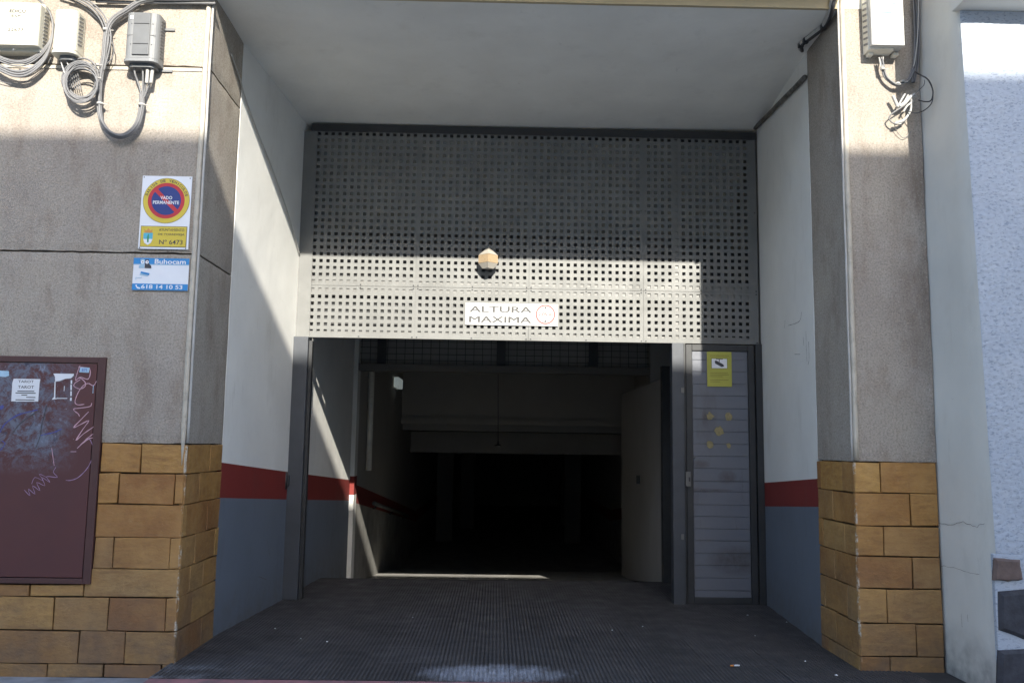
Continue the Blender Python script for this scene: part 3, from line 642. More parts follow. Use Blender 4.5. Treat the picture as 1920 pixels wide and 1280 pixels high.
MB().add([p+Vector((0, 0, -.002)) for p in r2]+r3, [(i, (i+1) % 4, 4+(i+1) % 4, 4+i) for i in K4]+[(0, 1, 2, 3), (7, 6, 5, 4)]).build('base', M['lensb'], WL)
MB().box(c.x-.03, c.x+.03, D-.016, D-.005, zt3, zt2).build('bracket', M['frame'], WL)

U, V = Vector((1, 0, 0)), Vector((0, 0, 1))
def plate(o, x0, x1, y, z0, z1, mat, name, th=.003): return MB().box(x0, x1, y, y+th, z0, z1).build(name, M[mat], o)
a, b = P(873, 568), P(1046, 612)
HSn = empty('height_sign', ((a.x+b.x)/2, D, b.z), 'white plate reading ALTURA MAXIMA with a red ring, on the perforated panel', 'sign')
plate(HSn, a.x, b.x, D-.014, b.z, a.z, 'bright', 'plate', .004)
cx = lambda px: at(px, 590, 1, D).x
m = MB(); y = D-.0155
for dx_, dy_ in ((0, 0), (-.0022, .0003), (.0022, -.0003)): text_into(m, 'ALTURA', (cx(938.5)+dx_, y+dy_, P(938, 580.5).z), U, V, .052, cx(996.5)-cx(881), .0)
for dx_, dy_ in ((0, 0), (-.0022, .0003), (.0022, -.0003)): text_into(m, 'MAXIMA', (cx(938)+dx_, y+dy_, P(938, 599.5).z), U, V, .052, cx(995.5)-cx(880), .0)
m.build('lettering', M['lettergrey'], HSn)
cc = Vector((cx(1022.5), y, P(1022, 590).z))
MB().disc(cc, U, V, .083, 40, r0=.073).build('ring', M['ringpink'], HSn)
MB().poly([cc+Vector((-.012, 0, .066)), cc+Vector((.012, 0, .066)), cc+Vector((0, 0, .045))], (0, -1, 0), .001).build('arrow', M['lettergrey'], HSn)
MB().poly([cc+Vector((-.012, 0, -.066)), cc+Vector((.012, 0, -.066)), cc+Vector((0, 0, -.045))], (0, -1, 0), .001).build('arrow', M['lettergrey'], HSn)
m = MB()
for dx_ in (0, .0015): text_into(m, '2,05 m', cc+Vector((dx_, -dx_*.2, 0)), U, V, .032, .118, .0)
m.build('lettering', M['ringpink'], HSn)
for x, z in ((a.x+.012, a.z-.012), (b.x-.014, a.z-.014), (a.x+.01, b.z+.014), (b.x-.012, b.z+.014)): MB().disc((x, D-.016, z), U, V, .004, 8, .002).build('screw', M['frame'], HSn)

# ------------------------------------------------------------------ yellow CCTV notice
a, b = P(1325, 659), P(1372, 725)
CS = empty('camera_notice', ((a.x+b.x)/2, D, b.z), 'yellow video surveillance notice stuck at the top of the slatted side door', 'notice')
plate(CS, a.x, b.x, D-.0075, b.z, a.z, 'yel', 'sheet', .002); w_ = b.x-a.x; h_ = a.z-b.z; mx = (a.x+b.x)/2; y = D-.009
m = MB(); text_into(m, 'ZONA VIDEOVIGILADA', (mx, y, a.z-h_*.12), U, V, .011, w_*.78, .01); m.build('lettering', M['yelink'], CS)
MB().box(mx-w_*.33, mx+w_*.33, y, y+.001, a.z-h_*.49, a.z-h_*.19).build('picture_border', M['yelink'], CS); MB().box(mx-w_*.31, mx+w_*.31, y-.001, y-.0002, a.z-h_*.475, a.z-h_*.205).build('picture_field', M['swhite'], CS)
q = Vector((mx, y-.002, a.z-h_*.35)); m = MB()
m.poly([q+Vector((-.040, 0, .022)), q+Vector((-.030, 0, .030)), q+Vector((.034, 0, -.004)), q+Vector((.040, 0, -.022)), q+Vector((.018, 0, -.026)), q+Vector((-.036, 0, .002))][::-1], (0, -1, 0), .0008)
m.build('camera_symbol', M['ink'], CS); m = MB()
m.poly([q+Vector((-.004, 0, .015)), q+Vector((.002, 0, .015)), q+Vector((.002, 0, .042)), q+Vector((-.004, 0, .042))], (0, -1, 0), .0008)
m.build('camera_arm', M['ink'], CS); m = MB()
m.poly([q+Vector((-.03, 0, .038)), q+Vector((.03, 0, .038)), q+Vector((.03, 0, .042)), q+Vector((-.03, 0, .042))], (0, -1, 0), .0008).build('camera_mount', M['ink'], CS)
for k, ww in enumerate((.72, .76, .5, .0, .74, .4)):
    if ww: MB().box(a.x+w_*.12, a.x+w_*(.12+ww), y, y+.0005, a.z-h_*(.62+k*.05), a.z-h_*(.605+k*.05)).build('print_line', M['yelink'], CS)

# ------------------------------------------------------------------ no-parking (vado) sign on the left pillar
VS = empty('vehicle_exit_sign', (-2.045, 0, 2.415), 'tall white plate with round blue and red VADO PERMANENTE sign over a yellow panel', 'sign')
Y = -.008
sx0, sx1, sz0, sz1 = -2.198, -1.896, 2.418, 2.874
plate(VS, sx0, sx1, Y, sz0, sz1, 'swhite', 'plate', .004)
c = Vector(((sx0+sx1)/2+.002, Y-.001, sz1-.155))
MB().disc(c, U, V, .142, 48, r0=.0).build('border_disc', M['ink'], VS)
e = Vector((0, -.0006, 0))
MB().disc(c+e, U, V, .140, 48, r0=0).build('yellow_disc', M['syellow'], VS)
MB().disc(c+e*2, U, V, .112, 48, r0=0).build('red_disc', M['sred'], VS)
MB().disc(c+e*3, U, V, .090, 48, r0=0).build('blue_disc', M['sblue'], VS)
s45 = Vector((1, 0, -1)).normalized(); t45 = Vector((1, 0, 1)).normalized()
MB().poly([c+e*4+s45*-.093+t45*.012, c+e*4+s45*.093+t45*.012, c+e*4+s45*.093-t45*.012, c+e*4-s45*.093-t45*.012], (0, -1, 0), .0003).build('red_bar', M['sred'], VS)
m = MB(); text_into(m, 'VADO', c+e*6+V*.018, U, V, .021, .072, .02); text_into(m, 'PERMANENTE', c+e*6-V*.012, U, V, .021, .158, .02); m.build('lettering', M['swhite'], VS)
m = MB(); T = 'SALIDA DE VEHICULOS'
for i, ch in enumerate(T):
    if ch == ' ': continue
    an = math.radians(163-(146*i/(len(T)-1))); rr = .126
    if ch == 'I': ww = .004
    else: ww = .014
    text_into(m, ch, c+e*3+Vector((math.cos(an)*rr, 0, math.sin(an)*rr)), Vector((math.sin(an), 0, -math.cos(an))), Vector((math.cos(an), 0, math.sin(an))), .017, ww, .02)
m.build('lettering', M['ink'], VS)
MB().box(sx0+.010, sx1-.012, Y-.001, Y-.0002, sz0+.012, sz0+.142).build('panel_border', M['ink'], VS)
MB().box(sx0+.013, sx1-.015, Y-.002, Y-.0012, sz0+.015, sz0+.139).build('yellow_panel', M['syellow'], VS)
m = MB(); y3 = Y-.0028; px = sx1-.105
text_into(m, 'AYUNTAMIENTO', (px, y3, sz0+.119), U, V, .017, .152, .0); m.build('lettering', M['ink'], VS); m = MB(); text_into(m, 'DE TORREVIEJA', (px, y3, sz0+.089), U, V, .017, .160, .0); m.build('lettering', M['ink'], VS); m = MB(); text_into(m, 'Nº 6473', (px, y3, sz0+.043), U, V, .029, .142, .008)
m.build('lettering', M['ink'], VS)
k = Vector((sx0+.057, y3, sz0+.068))
cr = MB(); shp = [(-.028, .03), (.028, .03), (.028, -.008), (.020, -.032), (0, -.045), (-.020, -.032), (-.028, -.008)]
cr.poly([k+Vector((x, 0, z)) for x, z in shp][::-1], (0, -1, 0), .0004).build('crest', M['teal'], VS)
MB().poly([k+Vector((x, -.0006, z)) for x, z in ((-.028, -.008), (.028, -.008), (.020, -.032), (0, -.045), (-.020, -.032))][::-1], (0, -1, 0), .0003).build('crest_base', M['swhite'], VS)
MB().poly([k+Vector((x, -.0012, z)) for x, z in ((-.004, -.028), (.006, -.028), (.006, .004), (.004, .022), (-.001, .022), (-.004, .004))][::-1], (0, -1, 0), .0003).build('crest_tower', M['greenc'], VS)
MB().poly([k+Vector((x, -.0006, z)) for x, z in ((-.022, .032), (-.026, .052), (-.012, .044), (0, .060), (.012, .044), (.026, .052), (.022, .032))], (0, -1, 0), .0003).build('crest_crown', M['gold'], VS)
for x, z in ((sx0+.01, sz1-.01), (sx1-.012, sz1-.012), (sx0+.01, sz0+.006), (sx1-.014, sz0+.006)): MB().disc((x, Y-.003, z), U, V, .0035, 8, .002).build('screw', M['frame'], VS)

# ------------------------------------------------------------------ blue security company sign
a, b = at(253, 482, 1, 0), at(353, 545, 1, 0)
SC = empty('security_sign', ((a.x+b.x)/2, 0, b.z), 'small blue and white security sign with a phone number below the round sign', 'sign')
x0, x1, z1, z0 = a.x-.002, b.x-.001, a.z-.006, b.z-.002; W_, H_ = x1-x0, z1-z0
def pt_(u, v, l=0): return Vector((x0+W_*u, Y-.001-.0006*l, z1-H_*v))
def rect(u0, v0, u1, v1, mat, nm, l=0): return MB().add([pt_(u0, v1, l), pt_(u1, v1, l), pt_(u1, v0, l), pt_(u0, v0, l)], [(0, 1, 2, 3)]).build(nm, M[mat], SC)
plate(SC, x0, x1, Y, z0, z1, 'swhite', 'plate', .004)
rect(0, 0, 1, .19, 'cyan', 'blue_band'); rect(0, .19, 1, .215, 'ltblue', 'band_edge'); rect(0, .80, 1, 1, 'cyan', 'blue_band')
m = MB(); text_into(m, 'Buhocam', pt_(.66, .105, 2), U, V, .030, W_*.56, .02); m.build('lettering', M['swhite'], SC); m = MB(); text_into(m, '618 14 10 53', pt_(.535, .895, 2), U, V, .025, W_*.74, .02)
m.build('lettering', M['swhite'], SC); m = MB(); m.ribbon(crom([pt_(.075, .84, 2), pt_(.08, .89, 2), pt_(.11, .935, 2), pt_(.15, .945, 2)], 3), .008, (0, -1, 0)); m.build('phone_symbol', M['swhite'], SC)
m = MB(); m.poly([pt_(u, v, 2) for u, v in ((.10, .32), (.10, .25), (.14, .20), (.12, .05), (.17, .03), (.20, .06), (.20, .32))], (0, -1, 0), .0004).build('emblem_half', M['ltblue'], SC)
m = MB(); m.poly([pt_(u, v, 2) for u, v in ((.205, .32), (.205, .05), (.27, .04), (.28, .18), (.32, .24), (.325, .32))], (0, -1, 0), .0004).build('emblem_half', M['ink'], SC)
for u in (.165, .245): MB().disc(pt_(u, .13, 4), U, V, .0105, 16, r0=0).build('emblem_eye', M['swhite'], SC); MB().disc(pt_(u+.003, .13, 5), U, V, .0035, 10, r0=0).build('emblem_pupil', M['ink'], SC)
MB().poly([pt_(u, v, 2) for u, v in ((.145, .42), (.30, .48), (.29, .54), (.135, .48))], (0, -1, 0), .0004).build('camera_symbol', M['cyan'], SC)
MB().poly([pt_(u, v, 1) for u, v in ((.13, .49), (.28, .545), (.27, .58), (.12, .53))], (0, -1, 0), .0004).build('camera_symbol', M['ltblue'], SC)
m = MB(); m.ribbon([pt_(.06, .62, 1), pt_(.16, .62, 1), pt_(.16, .58, 1)], .003, (0, -1, 0)); m.ribbon([pt_(.06, .60, 1), pt_(.06, .68, 1)], .003, (0, -1, 0)).build('camera_arm', M['ltblue'], SC)

# ------------------------------------------------------------------ maroon cabinet with stickers and scribbles
MC = empty('meter_cabinet', (-2.9, 0, .43), 'maroon steel meter cabinet door scrawled with pink and blue graffiti', 'cabinet')
cz0, cz1, cx1 = .436, 1.752, -2.338
fr = MB()
for q in ((-3.6, -3.555, cz0, cz1), (cx1-.045, cx1, cz0, cz1)): MB().box(q[0], q[1], -.020, .02, q[2], q[3]).build('frame', M['maroon2'], MC, bevel=.002)
for q in ((cz1-.035, cz1), (cz0, cz0+.030)): MB().box(-3.554, cx1-.046, -.0195, .02, q[0], q[1]).build('frame', M['maroon2'], MC, bevel=.002)
dr = MB().box(-3.551, cx1-.051, -.014, .012, cz0+.034, cz1-.039).build('door', M['maroon'], MC, bevel=.003)
cp = lambda x, y, l=0: at(x, y, 1, -.0152-.0004*l)
# pixel -> crop coords helpers from the measured strokes
def scr(pts, w, mat, sub=6):
    # pts in enlarged-crop coordinates of the cabinet's upper part (6.4x, origin 0,660)
    P_ = crom([cp(x/6.4, 660+y/6.4, 1) for x, y in pts], sub); MB().ribbon(P_, w, (0, -1, 0)).build('graffiti', M[mat], dr)
scr([(960, 160), (930, 240), (905, 340), (960, 300), (1060, 320), (1075, 200), (940, 180)], .0045, 'pink')
scr([(905, 340), (960, 310), (1020, 360), (1020, 410), (960, 440), (890, 410), (900, 370), (960, 330)], .0045, 'pink')
scr([(1160, 345), (1120, 400), (1060, 375), (1000, 400), (940, 480), (900, 590), (930, 630), (1010, 625)], .0045, 'pink')
scr([(1120, 400), (1115, 490)], .0045, 'ltblue')
scr([(1100, 610), (1080, 650), (960, 670), (885, 680), (900, 710), (935, 735), (955, 770)], .0045, 'pink', 4)
scr([(1062, 715), (960, 820), (880, 905), (960, 870), (1066, 820), (990, 930), (912, 1058), (1000, 980), (1145, 880)], .005, 'pink', 3)
scr([(1150, 955), (1040, 1040), (930, 1150), (960, 1120), (1060, 1040), (1130, 1020), (1150, 960)], .005, 'pink', 4)
scr([(1040, 1040), (1080, 1050), (1110, 1120), (1115, 1200), (1095, 1300), (1040, 1400), (940, 1500), (850, 1535), (790, 1535)], .0035, 'violet')
scr([(845, 1192), (915, 1192)], .003, 'pink', 2)
scr([(290, 1650), (360, 1720), (340, 1640), (420, 1700), (390, 1600), (480, 1660), (440, 1560), (540, 1600), (500, 1500), (600, 1560), (560, 1490), (690, 1500), (640, 1440), (670, 1380)], .003, 'violet', 3)
scr([(380, 1580), (420, 1500), (520, 1540), (470, 1460), (560, 1500)], .0025, 'violet', 3)
scr([(0, 960), (60, 860), (200, 760), (330, 720), (450, 690)], .007, 'bluem'); scr([(140, 990), (220, 880), (330, 790), (470, 700)], .006, 'ink')
scr([(560, 640), (530, 760), (500, 880), (480, 1010), (430, 1150)], .006, 'ink'); scr([(480, 1000), (560, 980), (650, 960), (740, 920)], .006, 'bluem')
scr([(0, 680), (40, 640)], .02, 'bluem', 2); scr([(20, 1060), (60, 1100), (0, 1180)], .006, 'bluem')
scr([(620, 1150), (640, 1290), (650, 1360)], .003, 'pink', 3)
def stick(name, label, px, mat, cat='sticker', l=2):
    o = MB().poly([at(x, y, 1, -.0165) for x, y in px], (0, -1, 0), .0008).build(name, M[mat]); return tag(o, label, cat)
st = stick('paper_notice', 'white paper notice reading TAROT taped on the maroon cabinet', [(25.6, 709.5), (75.5, 710.5), (74, 719), (71.5, 752.5), (21, 752), (23, 718)], 'paper', 'notice')
ll = lambda x, y: at(x/6.4, 660+y/6.4, 1, -.0172)
def ltext(parent, items, mat='ink', nm='lettering'):
    m = MB()
    for t, x, y, h, w in items: text_into(m, t, ll(x, y), U, V, h/6.4*.00317, w/6.4*.00317, .01)
    m.build(nm, M[mat], parent)
ltext(st, [('TAROT', 312, 352, 30, 185), ('TAROT', 312, 418, 34, 190)])
for x_, y_, w_ in ((310, 465, 200), (308, 488, 240), (292, 512, 70), (370, 540, 110), (300, 570, 225)):
    q = ll(x_, y_); MB().box(q.x-w_/2/6.4*.00317, q.x+w_/2/6.4*.00317, q.y-.0002, q.y, q.z-.0035, q.z+.0015).build('print_line', M['lettergrey'], st)
stick('tape_strip', 'pale label strip at the left edge of the cabinet door', [(-6, 694), (16.5, 695.5), (17, 704), (10, 706.5), (-6, 705)], 'ltblue')
t = empty('torn_sticker', at(118, 725, 1, -.0165), 'torn white sticker outline with only its top and edges left', 'sticker')
for px in ([(100, 700), (138.5, 700.5), (138, 704), (133, 709), (122, 710), (112, 714), (103.5, 715), (103, 706)], [(102.5, 715), (104, 715), (103.5, 746), (107, 747.5), (97, 749), (101, 744)], [(106, 745.8), (126, 745.8), (126, 747.2), (106, 747.2)], [(132.5, 712.5), (135.3, 712.5), (135, 719), (132.5, 720)], [(132, 721), (134.6, 721), (134.5, 731), (132, 731)], [(132, 733), (134.4, 733), (134.2, 742), (131.8, 742)], [(131.5, 745), (134.5, 745), (134, 751), (131, 751)], [(120, 724), (121.3, 723), (120.5, 733), (119.5, 733)]):
    MB().poly([at(x, y, 1, -.0165) for x, y in px], (0, -1, 0), .0008).build('paper_scrap', M['paper'], t)
s2 = stick('price_sticker', 'small blue and white sticker in the top right corner of the cabinet', [(150.5, 688.5), (168, 689), (166.5, 698.5), (148.5, 697.5)], 'ltblue'); ltext(s2, [('B75', 1015, 215, 34, 62)], 'inkb')

# ------------------------------------------------------------------ meter and telecom boxes
def rbox(x0, x1, z0, z1, dep, r=.03, n=5, y0=0.0):
    """upright box with rounded front edges: plan profile extruded in z"""
    pr_p = [(x0, y0)]
    for k in range(n+1): a = math.pi/2*k/n; pr_p.append((x0+r-math.cos(a)*r, -dep+r-math.sin(a)*r))
    for k in range(n+1): a = math.pi/2*k/n; pr_p.append((x1-r+math.sin(a)*r, -dep+r-math.cos(a)*r))
    pr_p.append((x1, y0)); K = len(pr_p)
    vs = [(x, y, z0) for x, y in pr_p]+[(x, y, z1) for x, y in pr_p]
    fs = [(i, i+1, K+i+1, K+i) for i in range(K-1)]+[tuple(range(K)), tuple(range(2*K-1, K-1, -1)), (K-1, 0, K, 2*K-1)]
    return MB().add(vs, fs)
def FP(x, y, d=-.12): return at(x, y, 1, d)
def louvres(parent, x, z0, z1, n, y0, y1, mat='greybox2', face='side', sgn=1):
    for i in range(n):
        z = z0+(z1-z0)*(i+.5)/n; h = (z1-z0)/n*.22
        MB().hexa([(x, y0, z-h), (x+.003*sgn, y0, z-h), (x+.003*sgn, y1, z+h*1.2), (x, y1, z+h*1.2)], [(x, y0, z+h*.6), (x+.003*sgn, y0, z+h*.6), (x+.003*sgn, y1, z+h*2.6), (x, y1, z+h*2.6)]).build('louvre', M[mat], parent)
# grey box
a, b = FP(236, 22), FP(238, 108); xl_, zt_, zb_ = a.x, a.z, b.z; xr_ = at(305, 70, 1, -.04).x
GB = empty('junction_box', ((xl_+xr_)/2, 0, zb_), 'grey louvred junction box with a dark front cover, nearest the pillar corner', 'box', 'utility boxes')
body = rbox(xl_, xr_, zb_, zt_, .115, .04).build('body', M['greybox'], GB, bevel=.004)
fxl, fxr = FP(250, 60).x, FP(281, 60).x
MB().box(fxl, fxr, -.124, -.1155, zb_+.02, zt_-.005).build('cover', M['greybox2'], GB, bevel=.002)
for z in (zb_+.09, zt_-.075): MB().box(fxl+.004, fxr-.004, -.127, -.1245, z-.003, z).build('seam', M['black'], GB)
MB().box(xl_+.01, xr_-.012, -.117, -.1152, (zb_+zt_)/2-.001, (zb_+zt_)/2+.001).build('seam', M['greybox2'], GB)
for x, z in ((fxl-.014, zt_-.075), (fxr+.014, zt_-.075), (fxl-.014, zb_+.088), (fxr+.014, zb_+.088)): MB().disc((x, -.117, z), U, V, .003, 8, .003).build('screw', M['black'], GB)
MB().box(fxl-.026, fxl-.006, -.1175, -.1156, zt_-.045, zt_-.025).build('label', M['paper'], GB)
louvres(GB, xr_, zb_+.02, zt_-.02, 12, -.07, -.01)
louvres(GB, xl_-.003, zb_+.02, zt_-.02, 12, -.07, -.01)
rbox(xl_-.006, xr_+.004, zb_-.022, zb_-.001, .122, .045).build('skirt', M['greybox'], GB, bevel=.003)
rbox(xl_+.02, xr_-.02, zb_-.045, zb_-.023, .09, .03).build('gland_plate', M['greybox2'], GB)
for z in (zt_-.055, zb_-.03): MB().box(xr_-.01, xr_+.06, -.010, -.003, z-.008, z+.008).build('bracket', M['greybox'], GB)
# white box
a, b = FP(100, 17), FP(98, 92); xr2 = at(154, 60, 1, -.04).x
WB = empty('junction_box', ((a.x+xr2)/2, 0, b.z), 'plain white box with side louvres, middle of the three boxes on the left wall', 'box', 'utility boxes')
rbox(a.x, xr2, b.z, a.z, .12, .04).build('body', M['creambox'], WB, bevel=.006)
rbox(a.x-.005, xr2+.003, b.z-.022, b.z-.001, .126, .045).build('skirt', M['creambox'], WB, bevel=.004)
rbox(a.x+.03, xr2-.015, b.z-.05, b.z-.023, .085, .03).build('gland_plate', M['greybox2'], WB)
louvres(WB, xr2, b.z+.04, a.z-.02, 8, -.085, -.03, 'greybox')
# left box
a, b = FP(-30, 4), FP(66, 86); xr3 = at(86, 60, 1, -.04).x
EB = empty('electricity_box', ((a.x+xr3)/2, 0, b.z), 'large ivory box with faded lettering at the left edge of the photo', 'box', 'utility boxes')
rbox(a.x, b.x+.012, b.z, a.z, .125, .02).build('lid', M['creambox'], EB, bevel=.005)
rbox(a.x-.005, xr3, b.z-.018, a.z+.02, .075, .02).build('body', M['creambox'], EB, bevel=.003)
louvres(EB, xr3, b.z+.02, a.z-.02, 10, -.07, -.02, 'greybox')
m = MB(); text_into(m, 'EDICU', FP(33, 21, -.127), U, V, .020, .098, .02); text_into(m, 'ESP', FP(30, 30, -.127), U, V, .016, .055, .0); text_into(m, '·22677', FP(28, 56, -.127), U, V, .018, .105, .0); m.build('lettering', M['lettergrey'], EB)
q = FP(25, 93, -.126); MB().disc(q, U, V, .006, 10, .004).build('screw', M['greybox2'], EB)
# right box
a, b = FP(1631, -12), FP(1697, 86)
RBx = empty('telecom_box', ((a.x+b.x)/2, 0, b.z), 'white box with a blue-green label high on the right pillar', 'box')
rbox(a.x, b.x, b.z, a.z+.05, .125, .012).build('lid', M['whitebox'], RBx, bevel=.004)
xl4 = at(1619, 60, 1, -.02).x
rbox(xl4, b.x-.05, b.z-.012, a.z+.06, .09, .02).build('body', M['cream'], RBx, bevel=.003)
louvres(RBx, xl4-.003, b.z+.01, a.z+.02, 9, -.08, -.02, 'greybox', sgn=1)
MB().box(a.x+.012, b.x-.012, -.127, -.1255, b.z+.012, b.z+.014).build('seam', M['greybox'], RBx)
l0, l1 = FP(1645, 3, -.128), FP(1681, 28, -.128); MB().box(l0.x, l1.x, -.1275, -.1256, l1.z, l0.z+.02).build('label', M['ltblue'], RBx)
m = MB(); m.ribbon(crom([FP(1647, 10, -.129), FP(1662, 5, -.129), FP(1680, 8, -.129)], 4), .005, (0, -1, 0)); m.build('logo_stroke', M['teal'], RBx); MB().box(l0.x+.012, l1.x-.03, -.1285, -.1276, l1.z+.010, l1.z+.020).build('logo_bar', M['teal'], RBx)
for x in (1650, 1675): q = FP(x, 54, -.127); MB().box(q.x-.002, q.x+.002, -.129, -.1256, q.z-.01, q.z+.01).build('catch', M['greybox2'], RBx)
for x in (a.x+.01, b.x-.04): MB().box(x, x+.03, -.05, -.005, b.z-.03, b.z-.013).build('foot', M['cream'], RBx)

# ------------------------------------------------------------------ cables (left wall)
def cab(name, label, strands, mat='cable', ties=(), group=None, cat='cable'):
    """strands: list of (points px,py,depth, radius); one strand = one mesh child"""
    first = at(strands[0][0][0][0], strands[0][0][0][1], 1, strands[0][0][0][2]); E_ = empty(name, first, label, cat, group)
    for s in strands:
        pts, r = s[0], s[1]; mt = s[2] if len(s) > 2 else mat
        MB().tube(crom([at(x, y, 1, d) for x, y, d in pts], 7), r, 8).build('strand', M[mt], E_)
    for x, y, d, r in ties:
        p = at(x, y, 1, d); MB().tube([p+Vector((0, 0, -.006)), p+Vector((0, 0, .006))], r, 10).build('cable_tie', M['tape'], E_)
        MB().box(p.x+r*.7, p.x+r+.02, p.y-.004, p.y, p.z-.003, p.z+.001).build('tie_tail', M['tape'], E_)
    return E_
main = [(400, -4, -.04), (330, -5, -.03), (290, -1, -.035), (262, 5, -.04), (235, 22, -.04), (215, 35, -.045), (203, 52, -.05), (198, 75, -.05), (195, 110, -.05), (188, 150, -.045), (186, 190, -.04), (190, 225, -.04), (205, 247, -.04), (226, 256, -.04), (245, 249, -.04), (259, 230, -.04), (266, 200, -.04), (266, 180, -.04)]
off = lambda L, dx, dy, dd: [(x+dx, y+dy, d+dd) for x, y, d in L]
S_ = [(off(main, dx, dy, dd), .008) for dx, dy, dd in ((-3, -3, 0), (2.5, 1.5, -.008), (0, -1, -.016), (-1.2, 3, .004))]
S_ += [([(266, 182, -.04), (262, 165, -.045), (257, 150, -.05), (253, 138, -.06), (252, 124, -.06)], .006), ([(267, 182, -.045), (268, 160, -.05), (268, 138, -.06), (267, 126, -.06)], .006, 'cable'), ([(269, 182, -.04), (272, 165, -.05), (275, 150, -.06), (278, 126, -.06)], .006, 'cable'), ([(270, 184, -.04), (277, 165, -.045), (282, 150, -.05), (286, 125, -.06)], .006),
       ([(275, 157, -.062), (277, 130, -.065)], .011, 'tape'), ([(283, 157, -.055), (286, 130, -.06)], .011, 'tape')]
cab('cable_bundle', 'thick grey cable bundle looping in a U below the grey junction box', S_, ties=((188, 195, -.045, .022), (266, 197, -.045, .021), (200, 57, -.05, .024)))
top = [(130, -8, -.05), (150, -2, -.05), (170, 10, -.05), (188, 28, -.05), (198, 48, -.055), (203, 70, -.06), (200, 95, -.06), (190, 135, -.055)]
cab('cable_run', 'grey cables curving down from the top towards the coil', [(off(top, dx, dy, dd), r) for dx, dy, dd, r in ((0, 0, 0, .006), (5, -2, -.005, .005), (-4, 3, .004, .005))]+[([(200, 55, -.06), (209, 75, -.055), (214, 95, -.05), (208, 112, -.05), (195, 125, -.055)], .003)]
    + [([(110, -8, -.03), (150, 8, -.02), (175, 28, -.018), (195, 45, -.03)], .007)])
ST = []
for k in range(14):
    cx0, cy0 = 152+random.uniform(-2, 3), 148+random.uniform(-3, 5)+k*.6; rx, ry = 32+random.uniform(-4, 5), 33+random.uniform(-4, 4)
    ST.append(([(cx0+rx*math.cos(t), cy0+ry*math.sin(t), -.045-.004*k+.012*math.sin(t+k)) for t in (j*2*math.pi/14+k for j in range(15))], .0042 if k % 3 else .0055, 'cable'))
ST.append(([(113, 112, -.06), (117, 125, -.06), (122, 140, -.06)], .004, 'cable2')); ST.append(([(124, 112, -.06), (128, 122, -.06), (135, 130, -.05)], .004, 'cable2'))
for k in range(6): ST.append(([(128+k*3, 120+k*2, -.05), (126+k*4, 140, -.045), (132+k*4, 165+k, -.05)], .0028, 'cable'))
cab('cable_coil', 'coil of thin grey cable hanging below the white box', ST, ties=((183, 122, -.07, .010), (181, 146, -.08, .010)))
for_l = []
for k in range(8):
    o_ = [0, 3, 5, 9, 17, 19, 22, 26][k]+random.uniform(-1, 1); for_l.append(([(-20, 96+o_*.9, -.06), (5, 108+o_, -.07), (28, 114+o_*1.1, -.07), (50, 112+o_*1.1, -.07), (72, 100+o_, -.065), (88, 84+o_*.8, -.06), (97, 66+o_*.4, -.055), (99, 45, -.05), (92, 22, -.05), (75, 2, -.05), (60, -8, -.05)], .0048 if k < 6 else .007, 'cable' if k % 2 else 'cable'))
for_l.append(([(-10, 150, -.02), (20, 157, -.02), (45, 155, -.02), (62, 145, -.02), (82, 128, -.025), (96, 108, -.04)], .0025, 'cable'))
cab('cable_loops', 'bunch of grey cables hanging in arcs under the ivory box', for_l)
p = at(53, 149, 1, -.022)
hb = [([(180, 3, -.03), (260, 5, -.03), (340, 6, -.03), (404, 7, -.03)], .009), ([(170, -4, -.05), (260, -2, -.05), (340, 0, -.045), (406, -1, -.04)], .010), ([(150, -6, -.02), (230, -3, -.02), (330, 1, -.02), (402, 2, -.02)], .005, 'cable2'), ([(200, 4, -.012), (300, 3, -.012), (396, 4, -.012)], .004, 'cable2'), ([(340, 3, -.02), (372, 6, -.03), (400, 10, -.02)], .004, 'black')]
cab('cable_line', 'thin pale cables running along the top of the left wall', hb)

# thin conduit crossing the left reveal: a wire fixed along the wall
def w3(name, label, pts, r, mat, cat='cable', clips=()):
    o = empty(name, pts[0], label, cat); MB().tube(crom(pts, 8), r, 8).build('tube', M[mat], o)
    for p in clips: MB().box(p.x-.012, p.x+.012, p.y-.008, p.y+.008, p.z-.012, p.z+.012).build('clip', M['frame'], o)
    return o
lp = [at(434, 102, 0, XL+.012), at(452, 155, 0, XL+.012)]
pts = [lp[0], lp[1]]+[onw(x, y, (LW[0][0]+.012, LW[0][1]), (LW[1][0]+.012, LW[1][1])) for x, y in ((457, 175), (480, 240), (510, 315), (540, 400), (562, 478))]
w3('wall_wire', 'thin pale wire running diagonally down the left reveal wall to the perforated panel', pts, .005, 'cable2')
# right side: conduit along soffit edge
cl = [onw(x, y, (RW[0][0]-.02, RW[0][1]), (RW[1][0]-.02, RW[1][1])) for x, y in ((1509, 145), (1488, 167), (1462, 193), (1440, 216), (1416, 240))]
w3('conduit', 'dark stained conduit along the ceiling edge of the right reveal wall', cl, .018, 'duct', 'conduit', (cl[1], cl[2], cl[4]))
rr_ = [at(1564, -8, 1, -.03), at(1562, 8, 1, -.03)]+[at(x, y, 2, 4.035) for x, y in ((1556, 32), (1545, 50), (1528, 64), (1512, 76), (1503, 84), (1504, 94))]
o = empty('cable_bundle', rr_[0], 'frayed pale cable bundle crossing the inner side of the right pillar', 'cable')
for k in range(3): MB().tube(crom([p+Vector((-.004*k, .006*k, .008*k-.008)) for p in rr_], 6), .012, 8).build('strand', M['cable2' if k else 'black'], o)
for p in (rr_[3], rr_[5], rr_[6]): MB().box(p.x-.02, p.x+.012, p.y-.01, p.y+.02, p.z-.018, p.z+.014).build('clip', M['frame'], o)

